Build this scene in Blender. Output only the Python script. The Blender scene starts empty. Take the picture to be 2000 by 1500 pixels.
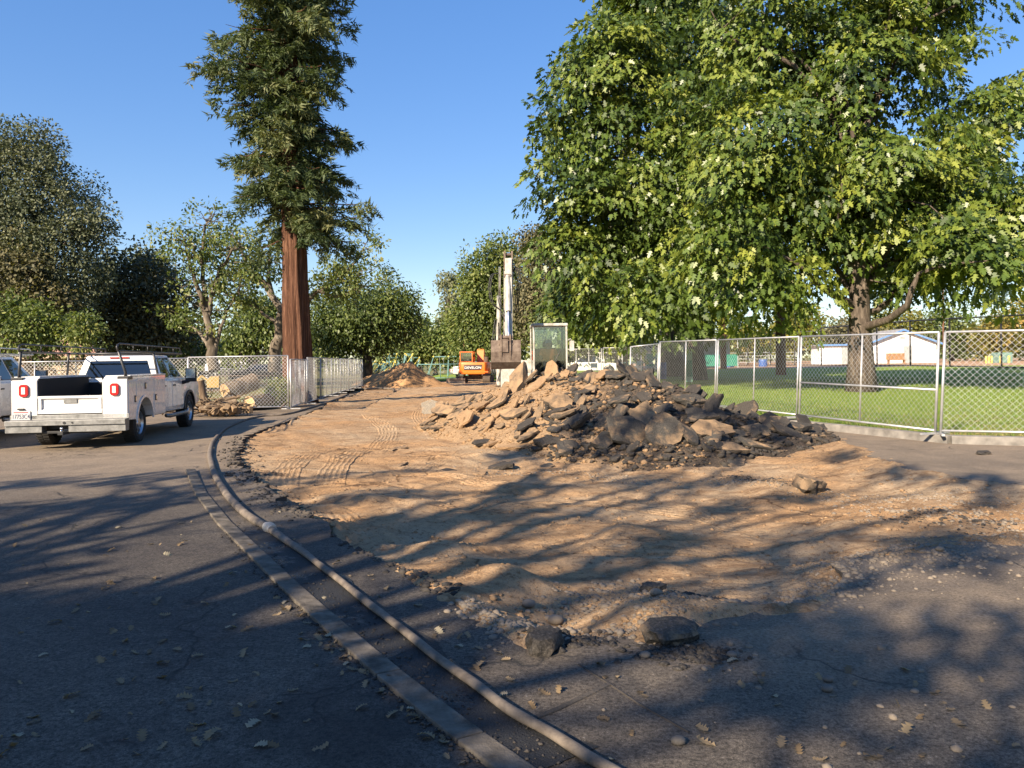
import bpy, bmesh, math, random
import numpy as np
from mathutils import Vector, Matrix, Euler, noise as mnoise
from mathutils.geometry import tessellate_polygon

random.seed(7)
RNG = np.random.default_rng(11)
SC = bpy.context.scene
COL = SC.collection
R = math.radians

# ------------------------------------------------------------------ camera, sky, sun, exposure
CAM_H, FOC, ROLL, HOR = 1.55, 1500.0, R(0.7), 705.0      # metres; photo-width pixels (2000); horizon row at centre
cam_data = bpy.data.cameras.new('camera')
cam = bpy.data.objects.new('camera', cam_data); COL.objects.link(cam)
cam_data.sensor_width = 36; cam_data.lens = 36*FOC/2000
cam_data.shift_y = -(750-HOR)/2000
cam_data.clip_start = 0.1; cam_data.clip_end = 5000
_c, _s = math.cos(ROLL), math.sin(ROLL)
cam.matrix_world = Matrix(((_c, _s, 0, 0), (0, 0, -1, 0), (-_s, _c, 0, CAM_H), (0, 0, 0, 1)))
SC.camera = cam

SUN_EL, SUN_AZ = R(29), R(37)          # light travels towards (+sin az, +cos az)
world = bpy.data.worlds.new('World'); SC.world = world; world.use_nodes = True
wn = world.node_tree.nodes; wl = world.node_tree.links
sky = wn.new('ShaderNodeTexSky'); sky.sky_type = 'NISHITA'; sky.sun_disc = False
sky.sun_elevation = SUN_EL; sky.sun_rotation = math.pi + SUN_AZ
sky.air_density = 1.0; sky.dust_density = 0.15; sky.ozone_density = 3.0; sky.altitude = 0
_hs = wn.new('ShaderNodeHueSaturation'); _hs.inputs['Saturation'].default_value = 1.72; _hs.inputs['Value'].default_value = 1.04; _hs.inputs['Hue'].default_value = .517
_gm = wn.new('ShaderNodeGamma'); _gm.inputs[1].default_value = .55           # evens out the glare towards the horizon
wl.new(sky.outputs[0], _gm.inputs[0]); wl.new(_gm.outputs[0], _hs.inputs['Color']); wl.new(_hs.outputs[0], wn['Background'].inputs[0]); wn['Background'].inputs[1].default_value = 0.15
sun_data = bpy.data.lights.new('sun', 'SUN'); sun_data.energy = 5.0; sun_data.angle = R(0.53); sun_data.color = (1.0, 0.84, 0.64)
sun = bpy.data.objects.new('sun', sun_data); COL.objects.link(sun)
SUND = Vector((math.sin(SUN_AZ)*math.cos(SUN_EL), math.cos(SUN_AZ)*math.cos(SUN_EL), -math.sin(SUN_EL)))
sun.rotation_euler = SUND.to_track_quat('-Z', 'Y').to_euler(); sun.location = (-20, -30, 30)
SC.view_settings.view_transform = 'Standard'; SC.view_settings.look = 'None'
SC.view_settings.exposure = 1.32; SC.view_settings.gamma = 1.0; SC.view_settings.use_curve_mapping = False
SC.cycles.max_bounces = 4; SC.cycles.transparent_max_bounces = 12
SC.cycles.diffuse_bounces = 2; SC.cycles.glossy_bounces = 2; SC.cycles.transmission_bounces = 4
SC.cycles.caustics_reflective = False; SC.cycles.caustics_refractive = False

# ------------------------------------------------------------------ survey helpers: where things stand in metres
def ray(u, v):
    a, b = (u-1000)/FOC, -(v-HOR)/FOC
    d = Vector((a*_c+b*_s, 1, -a*_s+b*_c))
    return d
def G(u, v, z=0.0):
    d = ray(u, v); t = (z-CAM_H)/d.z
    return Vector((d.x*t, t, z))
def A(u, v, Y):
    d = ray(u, v)
    return Vector((d.x*Y, Y, CAM_H+d.z*Y))

# ------------------------------------------------------------------ materials
def _nt(name):
    m = bpy.data.materials.new(name); m.use_nodes = True
    n = m.node_tree.nodes; l = m.node_tree.links
    return m, n, l, n['Principled BSDF']
def noise_node(n, l, vec, scale, detail=4, rough=.6, dist=0):
    t = n.new('ShaderNodeTexNoise'); t.inputs['Scale'].default_value = scale
    t.inputs['Detail'].default_value = detail; t.inputs['Roughness'].default_value = rough
    t.inputs['Distortion'].default_value = dist
    l.new(vec, t.inputs['Vector']); return t.outputs['Fac']
def ramp(n, l, fac, stops):
    r = n.new('ShaderNodeValToRGB'); e = r.color_ramp.elements
    while len(e) < len(stops): e.new(0.5)
    for i, (p, c) in enumerate(stops):
        e[i].position = p; e[i].color = (*c, 1) if len(c) == 3 else c
    l.new(fac, r.inputs[0]); return r.outputs[0]
def mixc(n, l, fac, a, b, mode='MIX'):
    m = n.new('ShaderNodeMix'); m.data_type = 'RGBA'; m.blend_type = mode
    for sock, val in ((m.inputs[0], fac), (m.inputs[6], a), (m.inputs[7], b)):
        if isinstance(val, (int, float)): sock.default_value = val
        elif isinstance(val, tuple): sock.default_value = (*val, 1)
        else: l.new(val, sock)
    return m.outputs[2]
def bump(n, l, h, strength, dist, prev=None):
    b = n.new('ShaderNodeBump'); b.inputs['Strength'].default_value = strength; b.inputs['Distance'].default_value = dist
    l.new(h, b.inputs['Height'])
    if prev: l.new(prev, b.inputs['Normal'])
    return b.outputs[0]
def coords(n, kind='Object'):
    t = n.new('ShaderNodeTexCoord'); return t.outputs[kind]
def wpos(n):
    return n.new('ShaderNodeNewGeometry').outputs['Position']
def mapping(n, l, vec, scale=(1, 1, 1), rot=(0, 0, 0)):
    m = n.new('ShaderNodeMapping'); m.inputs['Scale'].default_value = scale; m.inputs['Rotation'].default_value = rot
    l.new(vec, m.inputs[0]); return m.outputs[0]
def V3(c, k): return tuple(min(1, x*k) for x in c)
def pmat(name, col, rough=.6, metal=0., var=.18, scale=3., bstr=.0, bscale=60., bdist=.005, col2=None, spec=.5, coat=0., space='Object'):
    m, n, l, p = _nt(name)
    vec = coords(n) if space == 'Object' else wpos(n)
    f = noise_node(n, l, vec, scale, 5, .62)
    c2 = col2 or V3(col, 1+var); c1 = V3(col, 1-var) if col2 is None else col
    l.new(ramp(n, l, f, [(.33, c1), (.68, c2)]), p.inputs['Base Color'])
    p.inputs['Metallic'].default_value = metal
    p.inputs['Specular IOR Level'].default_value = spec
    p.inputs['Coat Weight'].default_value = coat
    r = n.new('ShaderNodeMapRange'); r.inputs['To Min'].default_value = max(0, rough-.1); r.inputs['To Max'].default_value = min(1, rough+.1)
    l.new(f, r.inputs[0]); l.new(r.outputs[0], p.inputs['Roughness'])
    if bstr > 0:
        l.new(bump(n, l, noise_node(n, l, vec, bscale, 4), bstr, bdist), p.inputs['Normal'])
    return m
def glass_mat(name, tint=(.55, .62, .62), refl=.12, rough=.02):
    m, n, l, p = _nt(name)
    out = n['Material Output']; n.remove(p)
    tr = n.new('ShaderNodeBsdfTransparent'); tr.inputs[0].default_value = (*tint, 1)
    gl = n.new('ShaderNodeBsdfGlossy'); gl.inputs['Roughness'].default_value = rough
    fr = n.new('ShaderNodeLayerWeight'); fr.inputs[0].default_value = .35
    mp = n.new('ShaderNodeMapRange'); mp.inputs['To Min'].default_value = refl; mp.inputs['To Max'].default_value = .9
    l.new(fr.outputs['Fresnel'], mp.inputs[0])
    mx = n.new('ShaderNodeMixShader'); l.new(mp.outputs[0], mx.inputs[0]); l.new(tr.outputs[0], mx.inputs[1]); l.new(gl.outputs[0], mx.inputs[2])
    l.new(mx.outputs[0], out.inputs[0]); return m
def leaf_mat(name, stops, rough=.42, trans=.3, spec=.5):
    """foliage: colour from the per-leaf 'tint' value, some light let through"""
    m, n, l, p = _nt(name)
    a = n.new('ShaderNodeAttribute'); a.attribute_name = 'tint'
    c = ramp(n, l, a.outputs['Fac'], stops)
    l.new(c, p.inputs['Base Color']); p.inputs['Roughness'].default_value = rough
    p.inputs['Specular IOR Level'].default_value = spec
    t = n.new('ShaderNodeBsdfTranslucent')
    l.new(mixc(n, l, 1.0, c, (1.25, 1.3, .55), 'MULTIPLY'), t.inputs[0])
    mx = n.new('ShaderNodeMixShader'); mx.inputs[0].default_value = trans
    l.new(p.outputs[0], mx.inputs[1]); l.new(t.outputs[0], mx.inputs[2])
    l.new(mx.outputs[0], n['Material Output'].inputs[0]); return m
def bark_mat(name, c1, c2, vscale=(14, 14, 1.6), bstr=.8, bdist=.03):
    m, n, l, p = _nt(name)
    vec = mapping(n, l, coords(n), vscale)
    f = noise_node(n, l, vec, 1.0, 6, .65, .4)
    g = noise_node(n, l, coords(n), 2.2, 3)
    c = ramp(n, l, f, [(.3, V3(c1, .55)), (.5, c1), (.72, c2)])
    l.new(mixc(n, l, g, c, mixc(n, l, 1.0, c, (.7, .7, .7), 'MULTIPLY')), p.inputs['Base Color'])
    p.inputs['Roughness'].default_value = .9; p.inputs['Specular IOR Level'].default_value = .2
    l.new(bump(n, l, f, bstr, bdist), p.inputs['Normal'])
    return m

# ------------------------------------------------------------------ mesh helpers
class MB:
    def __init__(s): s.v = []; s.f = []
    def add(s, vs, fs):
        b = len(s.v); s.v += [tuple(x) for x in vs]; s.f += [tuple(i+b for i in f) for f in fs]; return s
    def box(s, c, size, M=None, taper=1.0):
        x, y, z = size[0]/2, size[1]/2, size[2]/2
        vs = [Vector((sx*x*(taper if sz > 0 else 1), sy*y*(taper if sz > 0 else 1), sz*z)) for sz in (-1, 1) for sx, sy in ((-1, -1), (1, -1), (1, 1), (-1, 1))]
        if M is not None: vs = [M @ v for v in vs]
        c = Vector(c); vs = [v+c for v in vs]
        return s.add(vs, [(3, 2, 1, 0), (4, 5, 6, 7), (0, 1, 5, 4), (1, 2, 6, 5), (2, 3, 7, 6), (3, 0, 4, 7)])
    def b2(s, lo, hi):
        return s.box([(a+b)/2 for a, b in zip(lo, hi)], [abs(b-a) for a, b in zip(lo, hi)])
    def tube(s, pts, rad, sides=8, caps=True, flat=1.0):
        pts = [Vector(p) for p in pts]; n = len(pts)
        if not isinstance(rad, (list, tuple, np.ndarray)): rad = [rad]*n
        rings = []; up = None
        for i, p in enumerate(pts):
            d = (pts[min(i+1, n-1)]-pts[max(i-1, 0)])
            d = d.normalized() if d.length > 1e-9 else Vector((0, 0, 1))
            if up is None:
                up = Vector((0, 0, 1)) if abs(d.z) < .9 else Vector((1, 0, 0))
            a = d.cross(up); a = a.normalized() if a.length > 1e-6 else d.orthogonal().normalized()
            b = a.cross(d).normalized(); up = b if abs(d.z) > .9 else Vector((0, 0, 1))
            rings.append([p+(a*math.cos(t)+b*math.sin(t)*flat)*rad[i] for t in [2*math.pi*k/sides for k in range(sides)]])
        vs = [v for r in rings for v in r]; fs = []
        for i in range(n-1):
            for k in range(sides):
                k2 = (k+1) % sides
                fs.append((i*sides+k, i*sides+k2, (i+1)*sides+k2, (i+1)*sides+k))
        if caps: fs.append(tuple(range(sides))[::-1]); fs.append(tuple((n-1)*sides+k for k in range(sides)))
        return s.add(vs, fs)
    def cyl(s, p0, p1, r, r1=None, sides=12): return s.tube([p0, p1], [r, r if r1 is None else r1], sides)
    def prism(s, poly, axis, lo, hi):
        """poly of 2-D points extruded along axis x/y/z from lo to hi"""
        def P(a, b, t): return {'x': (t, a, b), 'y': (a, t, b), 'z': (a, b, t)}[axis]
        n = len(poly); vs = [P(a, b, lo) for a, b in poly]+[P(a, b, hi) for a, b in poly]
        fs = [tuple(range(n))[::-1], tuple(range(n, 2*n))]+[(k, (k+1) % n, n+(k+1) % n, n+k) for k in range(n)]
        return s.add(vs, fs)
    def lathe(s, prof, M, seg=24):
        """prof: (radius, along) revolved round local x"""
        n = len(prof); vs = []; fs = []
        for k in range(seg):
            t = 2*math.pi*k/seg
            vs += [M @ Vector((a, r*math.cos(t), r*math.sin(t))) for r, a in prof]
        for k in range(seg):
            k2 = (k+1) % seg
            for i in range(n-1): fs.append((k*n+i, k*n+i+1, k2*n+i+1, k2*n+i))
        return s.add(vs, fs)
    def quad(s, a, b, c, d): return s.add([a, b, c, d], [(0, 1, 2, 3)])
    def build(s, name, mat, parent=None, smooth=False, bevel=0., recalc=True, weld=False, **tags):
        me = bpy.data.meshes.new(name); me.from_pydata(s.v, [], s.f)
        if recalc or bevel or weld:
            bm = bmesh.new(); bm.from_mesh(me)
            if weld: bmesh.ops.remove_doubles(bm, verts=bm.verts, dist=1e-4)
            bmesh.ops.recalc_face_normals(bm, faces=bm.faces)
            if bevel:
                bmesh.ops.bevel(bm, geom=[e for e in bm.edges if len(e.link_faces) == 2 and e.calc_face_angle(0) > .5], offset=bevel, segments=2, profile=.6, affect='EDGES', clamp_overlap=True)
            bm.to_mesh(me); bm.free()
        return link(name, me, mat, parent, smooth, **tags)
def link(name, me, mat, parent=None, smooth=False, **tags):
    o = bpy.data.objects.new(name, me); COL.objects.link(o)
    if mat is not None and not len(me.materials): me.materials.append(mat)
    if smooth is True: me.polygons.foreach_set('use_smooth', [True]*len(me.polygons))
    elif smooth:
        me.polygons.foreach_set('use_smooth', [True]*len(me.polygons)); me.set_sharp_from_angle(angle=R(smooth))
    if parent is not None: o.parent = parent
    return tag(o, **tags)
def tag(o, label=None, cat=None, group=None, kind=None):
    if label: o['label'] = label
    if cat: o['category'] = cat
    if group: o['group'] = group
    if kind: o['kind'] = kind
    return o
def empty(name, loc=(0, 0, 0), rz=0., **tags):
    o = bpy.data.objects.new(name, None); COL.objects.link(o)
    o.location = loc; o.rotation_euler = (0, 0, rz); o.empty_display_size = .2
    return tag(o, **tags)
def copy_tree(o, parent=None):
    c = o.copy(); COL.objects.link(c); c.parent = parent
    for ch in o.children: copy_tree(ch, c)
    return c
def np_mesh(name, V, F, mat, parent=None, smooth=False, tint=None, **tags):
    """V (n,3), F (m,k) same-size polygons"""
    V = np.ascontiguousarray(V, dtype=np.float32); F = np.ascontiguousarray(F, dtype=np.int32)
    me = bpy.data.meshes.new(name); m, k = F.shape
    me.vertices.add(len(V)); me.vertices.foreach_set('co', V.ravel())
    me.loops.add(m*k); me.loops.foreach_set('vertex_index', F.ravel())
    me.polygons.add(m); me.polygons.foreach_set('loop_start', np.arange(0, m*k, k, dtype=np.int32))
    me.update(calc_edges=True)
    if tint is not None:
        at = me.attributes.new('tint', 'FLOAT', 'POINT'); at.data.foreach_set('value', np.ascontiguousarray(tint, dtype=np.float32))
    if smooth: me.polygons.foreach_set('use_smooth', np.ones(m, dtype=bool))
    return link(name, me, mat, parent, False, **tags)
def text_mesh(name, txt, size, mat, parent, M, extrude=.002, squash=1.0, **tags):
    cu = bpy.data.curves.new('lettering', 'FONT'); cu.body = txt; cu.size = size; cu.extrude = extrude
    cu.align_x = 'CENTER'; cu.align_y = 'CENTER'; cu.resolution_u = 3
    ob = bpy.data.objects.new('lettering', cu); COL.objects.link(ob)
    me = bpy.data.meshes.new_from_object(ob); bpy.data.objects.remove(ob); bpy.data.curves.remove(cu)
    me.transform(M @ Matrix.Diagonal((squash, 1, 1, 1))); me.materials.clear()
    return link(name, me, mat, parent, **tags)

# value noise in numpy
_perm = RNG.random((256, 256))
def vnoise(x, y):
    xi = np.floor(x).astype(int); yi = np.floor(y).astype(int); fx = x-xi; fy = y-yi
    fx = fx*fx*(3-2*fx); fy = fy*fy*(3-2*fy)
    g = lambda a, b: _perm[a & 255, b & 255]
    return (g(xi, yi)*(1-fx)+g(xi+1, yi)*fx)*(1-fy)+(g(xi, yi+1)*(1-fx)+g(xi+1, yi+1)*fx)*fy
def fbm(x, y, oct=4, gain=.5):
    s = 0; a = 1; t = 0
    for k in range(oct):
        s = s+a*(vnoise(x*2**k+17*k, y*2**k+5*k)*2-1); t += a; a *= gain
    return s/t
def sstep(a, b, x):
    t = np.clip((x-a)/(b-a), 0, 1); return t*t*(3-2*t)
# ================================================================== THE SETTING: ground, road, dirt, kerbs, lawn
def ground_mats():
    M = {}
    # asphalt road
    m, n, l, p = _nt('asphalt'); P = wpos(n)
    fine = noise_node(n, l, P, 160, 3, .7); mid = noise_node(n, l, P, 9, 4); big = noise_node(n, l, P, .55, 4, .6, .5)
    base = ramp(n, l, fine, [(.3, (.050, .043, .035)), (.55, (.118, .101, .082)), (.75, (.26, .225, .185))])
    agg = noise_node(n, l, P, 48, 4, .8)
    base = mixc(n, l, ramp(n, l, agg, [(.40, (1, 1, 1)), (.52, (0, 0, 0))]), base, (.032, .028, .023))
    base = mixc(n, l, ramp(n, l, agg, [(.60, (0, 0, 0)), (.70, (1, 1, 1))]), base, (.24, .225, .20))
    base = mixc(n, l, ramp(n, l, big, [(.38, (0, 0, 0)), (.62, (1, 1, 1))]), base, mixc(n, l, 1., base, (.62, .62, .66), 'MULTIPLY'))
    sep = n.new('ShaderNodeSeparateXYZ'); l.new(P, sep.inputs[0])
    def rng(sock, a, b):
        r = n.new('ShaderNodeMapRange'); r.interpolation_type = 'SMOOTHSTEP'; r.inputs[1].default_value = a; r.inputs[2].default_value = b; l.new(sock, r.inputs[0]); return r.outputs[0]
    def mth(op, a, b):
        q = n.new('ShaderNodeMath'); q.operation = op; q.use_clamp = op != 'SUBTRACT'
        for i, x in enumerate((a, b)):
            if isinstance(x, (int, float)): q.inputs[i].default_value = x
            else: l.new(x, q.inputs[i])
        return q.outputs[0]
    base = mixc(n, l, 1., base, ramp(n, l, noise_node(n, l, P, 13, 5, .75), [(.35, (.62, .62, .62)), (.62, (1.25, 1.22, 1.18))]), 'MULTIPLY')
    dn = ramp(n, l, noise_node(n, l, P, 1.3, 5, .65, .6), [(.40, (0, 0, 0)), (.66, (1, 1, 1))])
    far = rng(sep.outputs[1], 7.0, 12.5)                       # dried mud tracked onto the far stretch of road
    left = rng(sep.outputs[0], -.6, 1.8)                      # and the side where the loaders turn
    near = rng(sep.outputs[1], 2.6, 4.6)
    dust = mth('MAXIMUM', mth('MULTIPLY', far, mth('ADD', mth('MULTIPLY', dn, .35), .6)), mth('MULTIPLY', mth('MULTIPLY', left, near), mth('ADD', mth('MULTIPLY', dn, .6), .34)))
    dust = mth('MULTIPLY', dust, ramp(n, l, mid, [(.2, (.7, .7, .7)), (.6, (1, 1, 1))]))
    col = mixc(n, l, dust, base, mixc(n, l, 1., mixc(n, l, fine, (.19, .148, .105), (.40, .31, .215)), ramp(n, l, agg, [(.38, (.55, .53, .5)), (.6, (1.1, 1.1, 1.1))]), 'MULTIPLY'))
    # damp stain along the kerb where the hose leaks
    sv = n.new('ShaderNodeVectorMath'); sv.operation = 'DISTANCE'; sv.inputs[1].default_value = (-.75, 3.25, 0); l.new(P, sv.inputs[0])
    st = n.new('ShaderNodeMath'); st.operation = 'ADD'; l.new(sv.outputs['Value'], st.inputs[0]); l.new(noise_node(n, l, P, 2.4, 4, .6, .8), st.inputs[1])
    col = mixc(n, l, ramp(n, l, st.outputs[0], [(.62, (.55, .55, .55)), (1.0, (0, 0, 0))]), col, (.012, .012, .012))
    # hairline cracks
    vo = n.new('ShaderNodeTexVoronoi'); vo.feature = 'DISTANCE_TO_EDGE'; vo.inputs['Scale'].default_value = .42
    wob = n.new('ShaderNodeMix'); wob.data_type = 'RGBA'; wob.inputs[0].default_value = .06
    nz = n.new('ShaderNodeTexNoise'); nz.inputs['Scale'].default_value = 2.5; nz.inputs['Detail'].default_value = 6; l.new(P, nz.inputs['Vector'])
    l.new(P, wob.inputs[6]); l.new(nz.outputs['Color'], wob.inputs[7]); wob.blend_type = 'ADD'; wob.inputs[0].default_value = .5
    l.new(wob.outputs[2], vo.inputs['Vector'])
    cr = ramp(n, l, vo.outputs['Distance'], [(.0, (0, 0, 0)), (.006, (1, 1, 1))])
    crm = mth('MAXIMUM', cr, ramp(n, l, big, [(.47, (1, 1, 1)), (.53, (0, 0, 0))]))
    l.new(mixc(n, l, crm, (.018, .017, .016), col), p.inputs['Base Color'])
    p.inputs['Roughness'].default_value = .85; p.inputs['Specular IOR Level'].default_value = .35
    h = mixc(n, l, .3, mixc(n, l, .5, fine, agg), mid)
    l.new(bump(n, l, crm, .5, .01, bump(n, l, h, .9, .012)), p.inputs['Normal'])
    M['asphalt'] = m
    # excavated dirt
    m, n, l, p = _nt('excavated_dirt'); P = wpos(n)
    big = noise_node(n, l, P, .38, 4, .6, .8); mid = noise_node(n, l, mapping(n, l, P, (1.5, 3.6, 2), (0, 0, -.5)), 1.0, 6, .68, .8)
    fine = noise_node(n, l, P, 42, 4, .75); grit = noise_node(n, l, P, 110, 2, .6); peb = noise_node(n, l, P, 17, 5, .8)
    c = mixc(n, l, ramp(n, l, big, [(.36, (0, 0, 0)), (.62, (1, 1, 1))]), (.46, .335, .21), (.46, .275, .135))
    c = mixc(n, l, ramp(n, l, mid, [(.34, (1, 1, 1)), (.5, (0, 0, 0))]), c, (.25, .155, .085))
    c = mixc(n, l, ramp(n, l, mid, [(.58, (0, 0, 0)), (.72, (1, 1, 1))]), c, (.50, .385, .255))
    c = mixc(n, l, ramp(n, l, fine, [(.28, (1, 1, 1)), (.42, (0, 0, 0))]), c, (.17, .10, .055))
    c = mixc(n, l, ramp(n, l, grit, [(.62, (0, 0, 0)), (.74, (1, 1, 1))]), c, (.47, .40, .31))
    c = mixc(n, l, ramp(n, l, peb, [(.36, (1, 1, 1)), (.47, (0, 0, 0))]), c, (.20, .12, .065))
    c = mixc(n, l, ramp(n, l, peb, [(.60, (0, 0, 0)), (.70, (1, 1, 1))]), c, (.50, .38, .25))
    vo = n.new('ShaderNodeTexVoronoi'); vo.feature = 'DISTANCE_TO_EDGE'; vo.inputs['Scale'].default_value = .33
    nz = n.new('ShaderNodeTexNoise'); nz.inputs['Scale'].default_value = 1.8; nz.inputs['Detail'].default_value = 7; l.new(P, nz.inputs['Vector'])
    wob = n.new('ShaderNodeMix'); wob.data_type = 'RGBA'; wob.blend_type = 'ADD'; wob.inputs[0].default_value = .9
    l.new(P, wob.inputs[6]); l.new(nz.outputs['Color'], wob.inputs[7]); l.new(wob.outputs[2], vo.inputs['Vector'])
    cr = ramp(n, l, vo.outputs['Distance'], [(.0, (0, 0, 0)), (.010, (1, 1, 1))])
    q = n.new('ShaderNodeMath'); q.operation = 'MAXIMUM'; l.new(cr, q.inputs[0]); l.new(ramp(n, l, big, [(.5, (1, 1, 1)), (.56, (0, 0, 0))]), q.inputs[1])
    l.new(mixc(n, l, q.outputs[0], (.13, .075, .04), c), p.inputs['Base Color'])
    p.inputs['Roughness'].default_value = .95; p.inputs['Specular IOR Level'].default_value = .15
    b1 = bump(n, l, mid, .55, .08); b2 = bump(n, l, fine, .9, .025, bump(n, l, peb, .8, .04, b1)); b3 = bump(n, l, grit, .5, .008, b2)
    l.new(b3, p.inputs['Normal']); M['dirt'] = m
    # lawn
    m, n, l, p = _nt('lawn_turf'); P = wpos(n)
    big = noise_node(n, l, P, .22, 4, .6, .5); mid = noise_node(n, l, P, 1.6, 5, .7); fine = noise_node(n, l, P, 60, 3, .8)
    g = ramp(n, l, fine, [(.3, (.10, .155, .02)), (.5, (.235, .32, .045)), (.72, (.42, .48, .09))])
    dry = ramp(n, l, mid, [(.42, (0, 0, 0)), (.62, (1, 1, 1))])
    sep = n.new('ShaderNodeSeparateXYZ'); l.new(P, sep.inputs[0])
    r = n.new('ShaderNodeMapRange'); r.inputs[1].default_value = 24; r.inputs[2].default_value = 13.5; r.clamp = True; l.new(sep.outputs[1], r.inputs[0])
    q = n.new('ShaderNodeMath'); q.operation = 'MULTIPLY'; l.new(r.outputs[0], q.inputs[0]); l.new(dry, q.inputs[1])
    g = mixc(n, l, q.outputs[0], g, mixc(n, l, fine, (.16, .11, .05), (.34, .25, .12)))
    g = mixc(n, l, ramp(n, l, big, [(.55, (0, 0, 0)), (.75, (.45, .45, .45))]), g, (.2, .2, .06))
    l.new(g, p.inputs['Base Color']); p.inputs['Roughness'].default_value = .9; p.inputs['Specular IOR Level'].default_value = .2
    l.new(bump(n, l, fine, 1., .03, bump(n, l, mid, .5, .06)), p.inputs['Normal']); M['lawn'] = m
    M['concrete'] = pmat('kerb_concrete', (.20, .185, .165), .88, var=.35, scale=4, bstr=.6, bscale=90, bdist=.006, spec=.3, space='W')
    M['oldconcrete'] = pmat('weathered_concrete', (.115, .098, .077), .9, var=.55, scale=9, bstr=.7, bscale=80, bdist=.007, spec=.3, space='W')
    M['earth'] = pmat('dry_earth', (.20, .15, .085), .95, scale=.35, bstr=.8, bscale=6, bdist=.08, col2=(.17, .19, .06), spec=.1, space='W')
    M['clay'] = pmat('ballfield_clay', (.42, .27, .16), .95, scale=.2, var=.15, bstr=.4, bscale=4, spec=.1, space='W')
    # wet gutter
    m, n, l, p = _nt('wet_asphalt'); P = wpos(n)
    f = noise_node(n, l, P, 2.2, 5, .7, .5); g = noise_node(n, l, P, 120, 3)
    l.new(ramp(n, l, g, [(.3, (.006, .006, .0065)), (.7, (.022, .022, .022))]), p.inputs['Base Color'])
    l.new(ramp(n, l, f, [(.36, (.10, .10, .10)), (.46, (.75, .75, .75))]), p.inputs['Roughness'])
    l.new(bump(n, l, g, .8, .012, bump(n, l, noise_node(n, l, P, 14, 4, .7), .6, .02)), p.inputs['Normal']); M['wet'] = m
    M['rock'] = pmat('river_pebble', (.13, .105, .08), .8, scale=1.4, col2=(.25, .205, .155), bstr=.3, bscale=60, spec=.3, space='W')
    M['rubble'] = pmat('rubble_mix', (.14, .095, .06), .95, scale=1.1, col2=(.40, .28, .165), bstr=.8, bscale=50, bdist=.02, spec=.2, space='W')
    M['darkrubble'] = pmat('dark_rubble', (.02, .02, .021), .92, scale=1.6, col2=(.10, .085, .07), bstr=.8, bscale=60, bdist=.015, spec=.25, space='W')
    return M
GM = ground_mats()

LEFT_EDGE = [(660, 772), (618, 793), (570, 813), (520, 830), (480, 845), (467, 875), (461, 894), (491, 929), (529, 953), (570, 991), (613, 1010), (664, 1050), (704, 1070), (761, 1102), (823, 1137), (885, 1165), (937, 1200), (1007, 1238)]
FRONT_EDGE = [(1032, 1250), (1096, 1241), (1162, 1238), (1267, 1238), (1365, 1206), (1442, 1196), (1565, 1182), (1610, 1156), (1649, 1096), (1745, 1078), (1820, 1066), (1997, 1045)]
def jag(pts, amp, step, seed):
    """resample a polyline and roughen it like broken asphalt"""
    rr = random.Random(seed); out = []
    for a, b in zip(pts[:-1], pts[1:]):
        d = b-a; L = d.length; k = max(1, int(L/step)); nrm = Vector((-d.y, d.x))/max(L, 1e-6)
        for i in range(k):
            t = i/k; out.append(a+d*t+nrm*(rr.uniform(-1, 1)*amp*min(1, L)))
    out.append(pts[-1]); return out
v2 = lambda q: Vector((q[0], q[1]))
edge_left = [Vector((-10.5, 75)), Vector((-9.9, 55)), Vector((-9.3, 48)), Vector((-8.2, 38))]+[v2(G(u, v)) for u, v in LEFT_EDGE]
edge_front = [v2(G(u, v)) for u, v in FRONT_EDGE]
edge_right = [Vector((9.2, 6.9)), Vector((9.4, 8.1)), v2(G(2000, 949)), v2(G(1736, 913)), v2(G(1660, 870)), Vector((6.2, 15.6)), Vector((5.6, 18)), Vector((4.7, 22)), Vector((3.6, 30)), Vector((2.4, 46)), Vector((2.2, 75))]
jl = jag([p for p in edge_left if p.y < 42], .10, .16, 3); jf = jag([jl[-1]]+edge_front, .08, .16, 4); jr = jag([jf[-1]]+[p for p in edge_right if p.y < 31], .1, .25, 5)
HOLE = np.array([tuple(p) for p in (edge_left[:3]+jl+jf[1:]+jr[1:]+edge_right[-2:])])
def poly_sd(x, y, poly):
    """signed distance, positive inside"""
    sh = x.shape; x = x.ravel(); y = y.ravel(); best = np.full(x.shape, 1e9); inside = np.zeros(x.shape, bool)
    n = len(poly)
    for i in range(n):
        ax, ay = poly[i]; bx, by = poly[(i+1) % n]; dx, dy = bx-ax, by-ay; L = dx*dx+dy*dy+1e-12
        t = np.clip(((x-ax)*dx+(y-ay)*dy)/L, 0, 1); best = np.minimum(best, (x-ax-t*dx)**2+(y-ay-t*dy)**2)
        c = ((ay > y) != (by > y)); xc = np.where(c, ax+(y-ay)*dx/(dy if abs(dy) > 1e-9 else 1e-9), 0)
        inside ^= c & (x < xc)
    d = np.sqrt(best); return np.where(inside, d, -d).reshape(sh)

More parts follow.
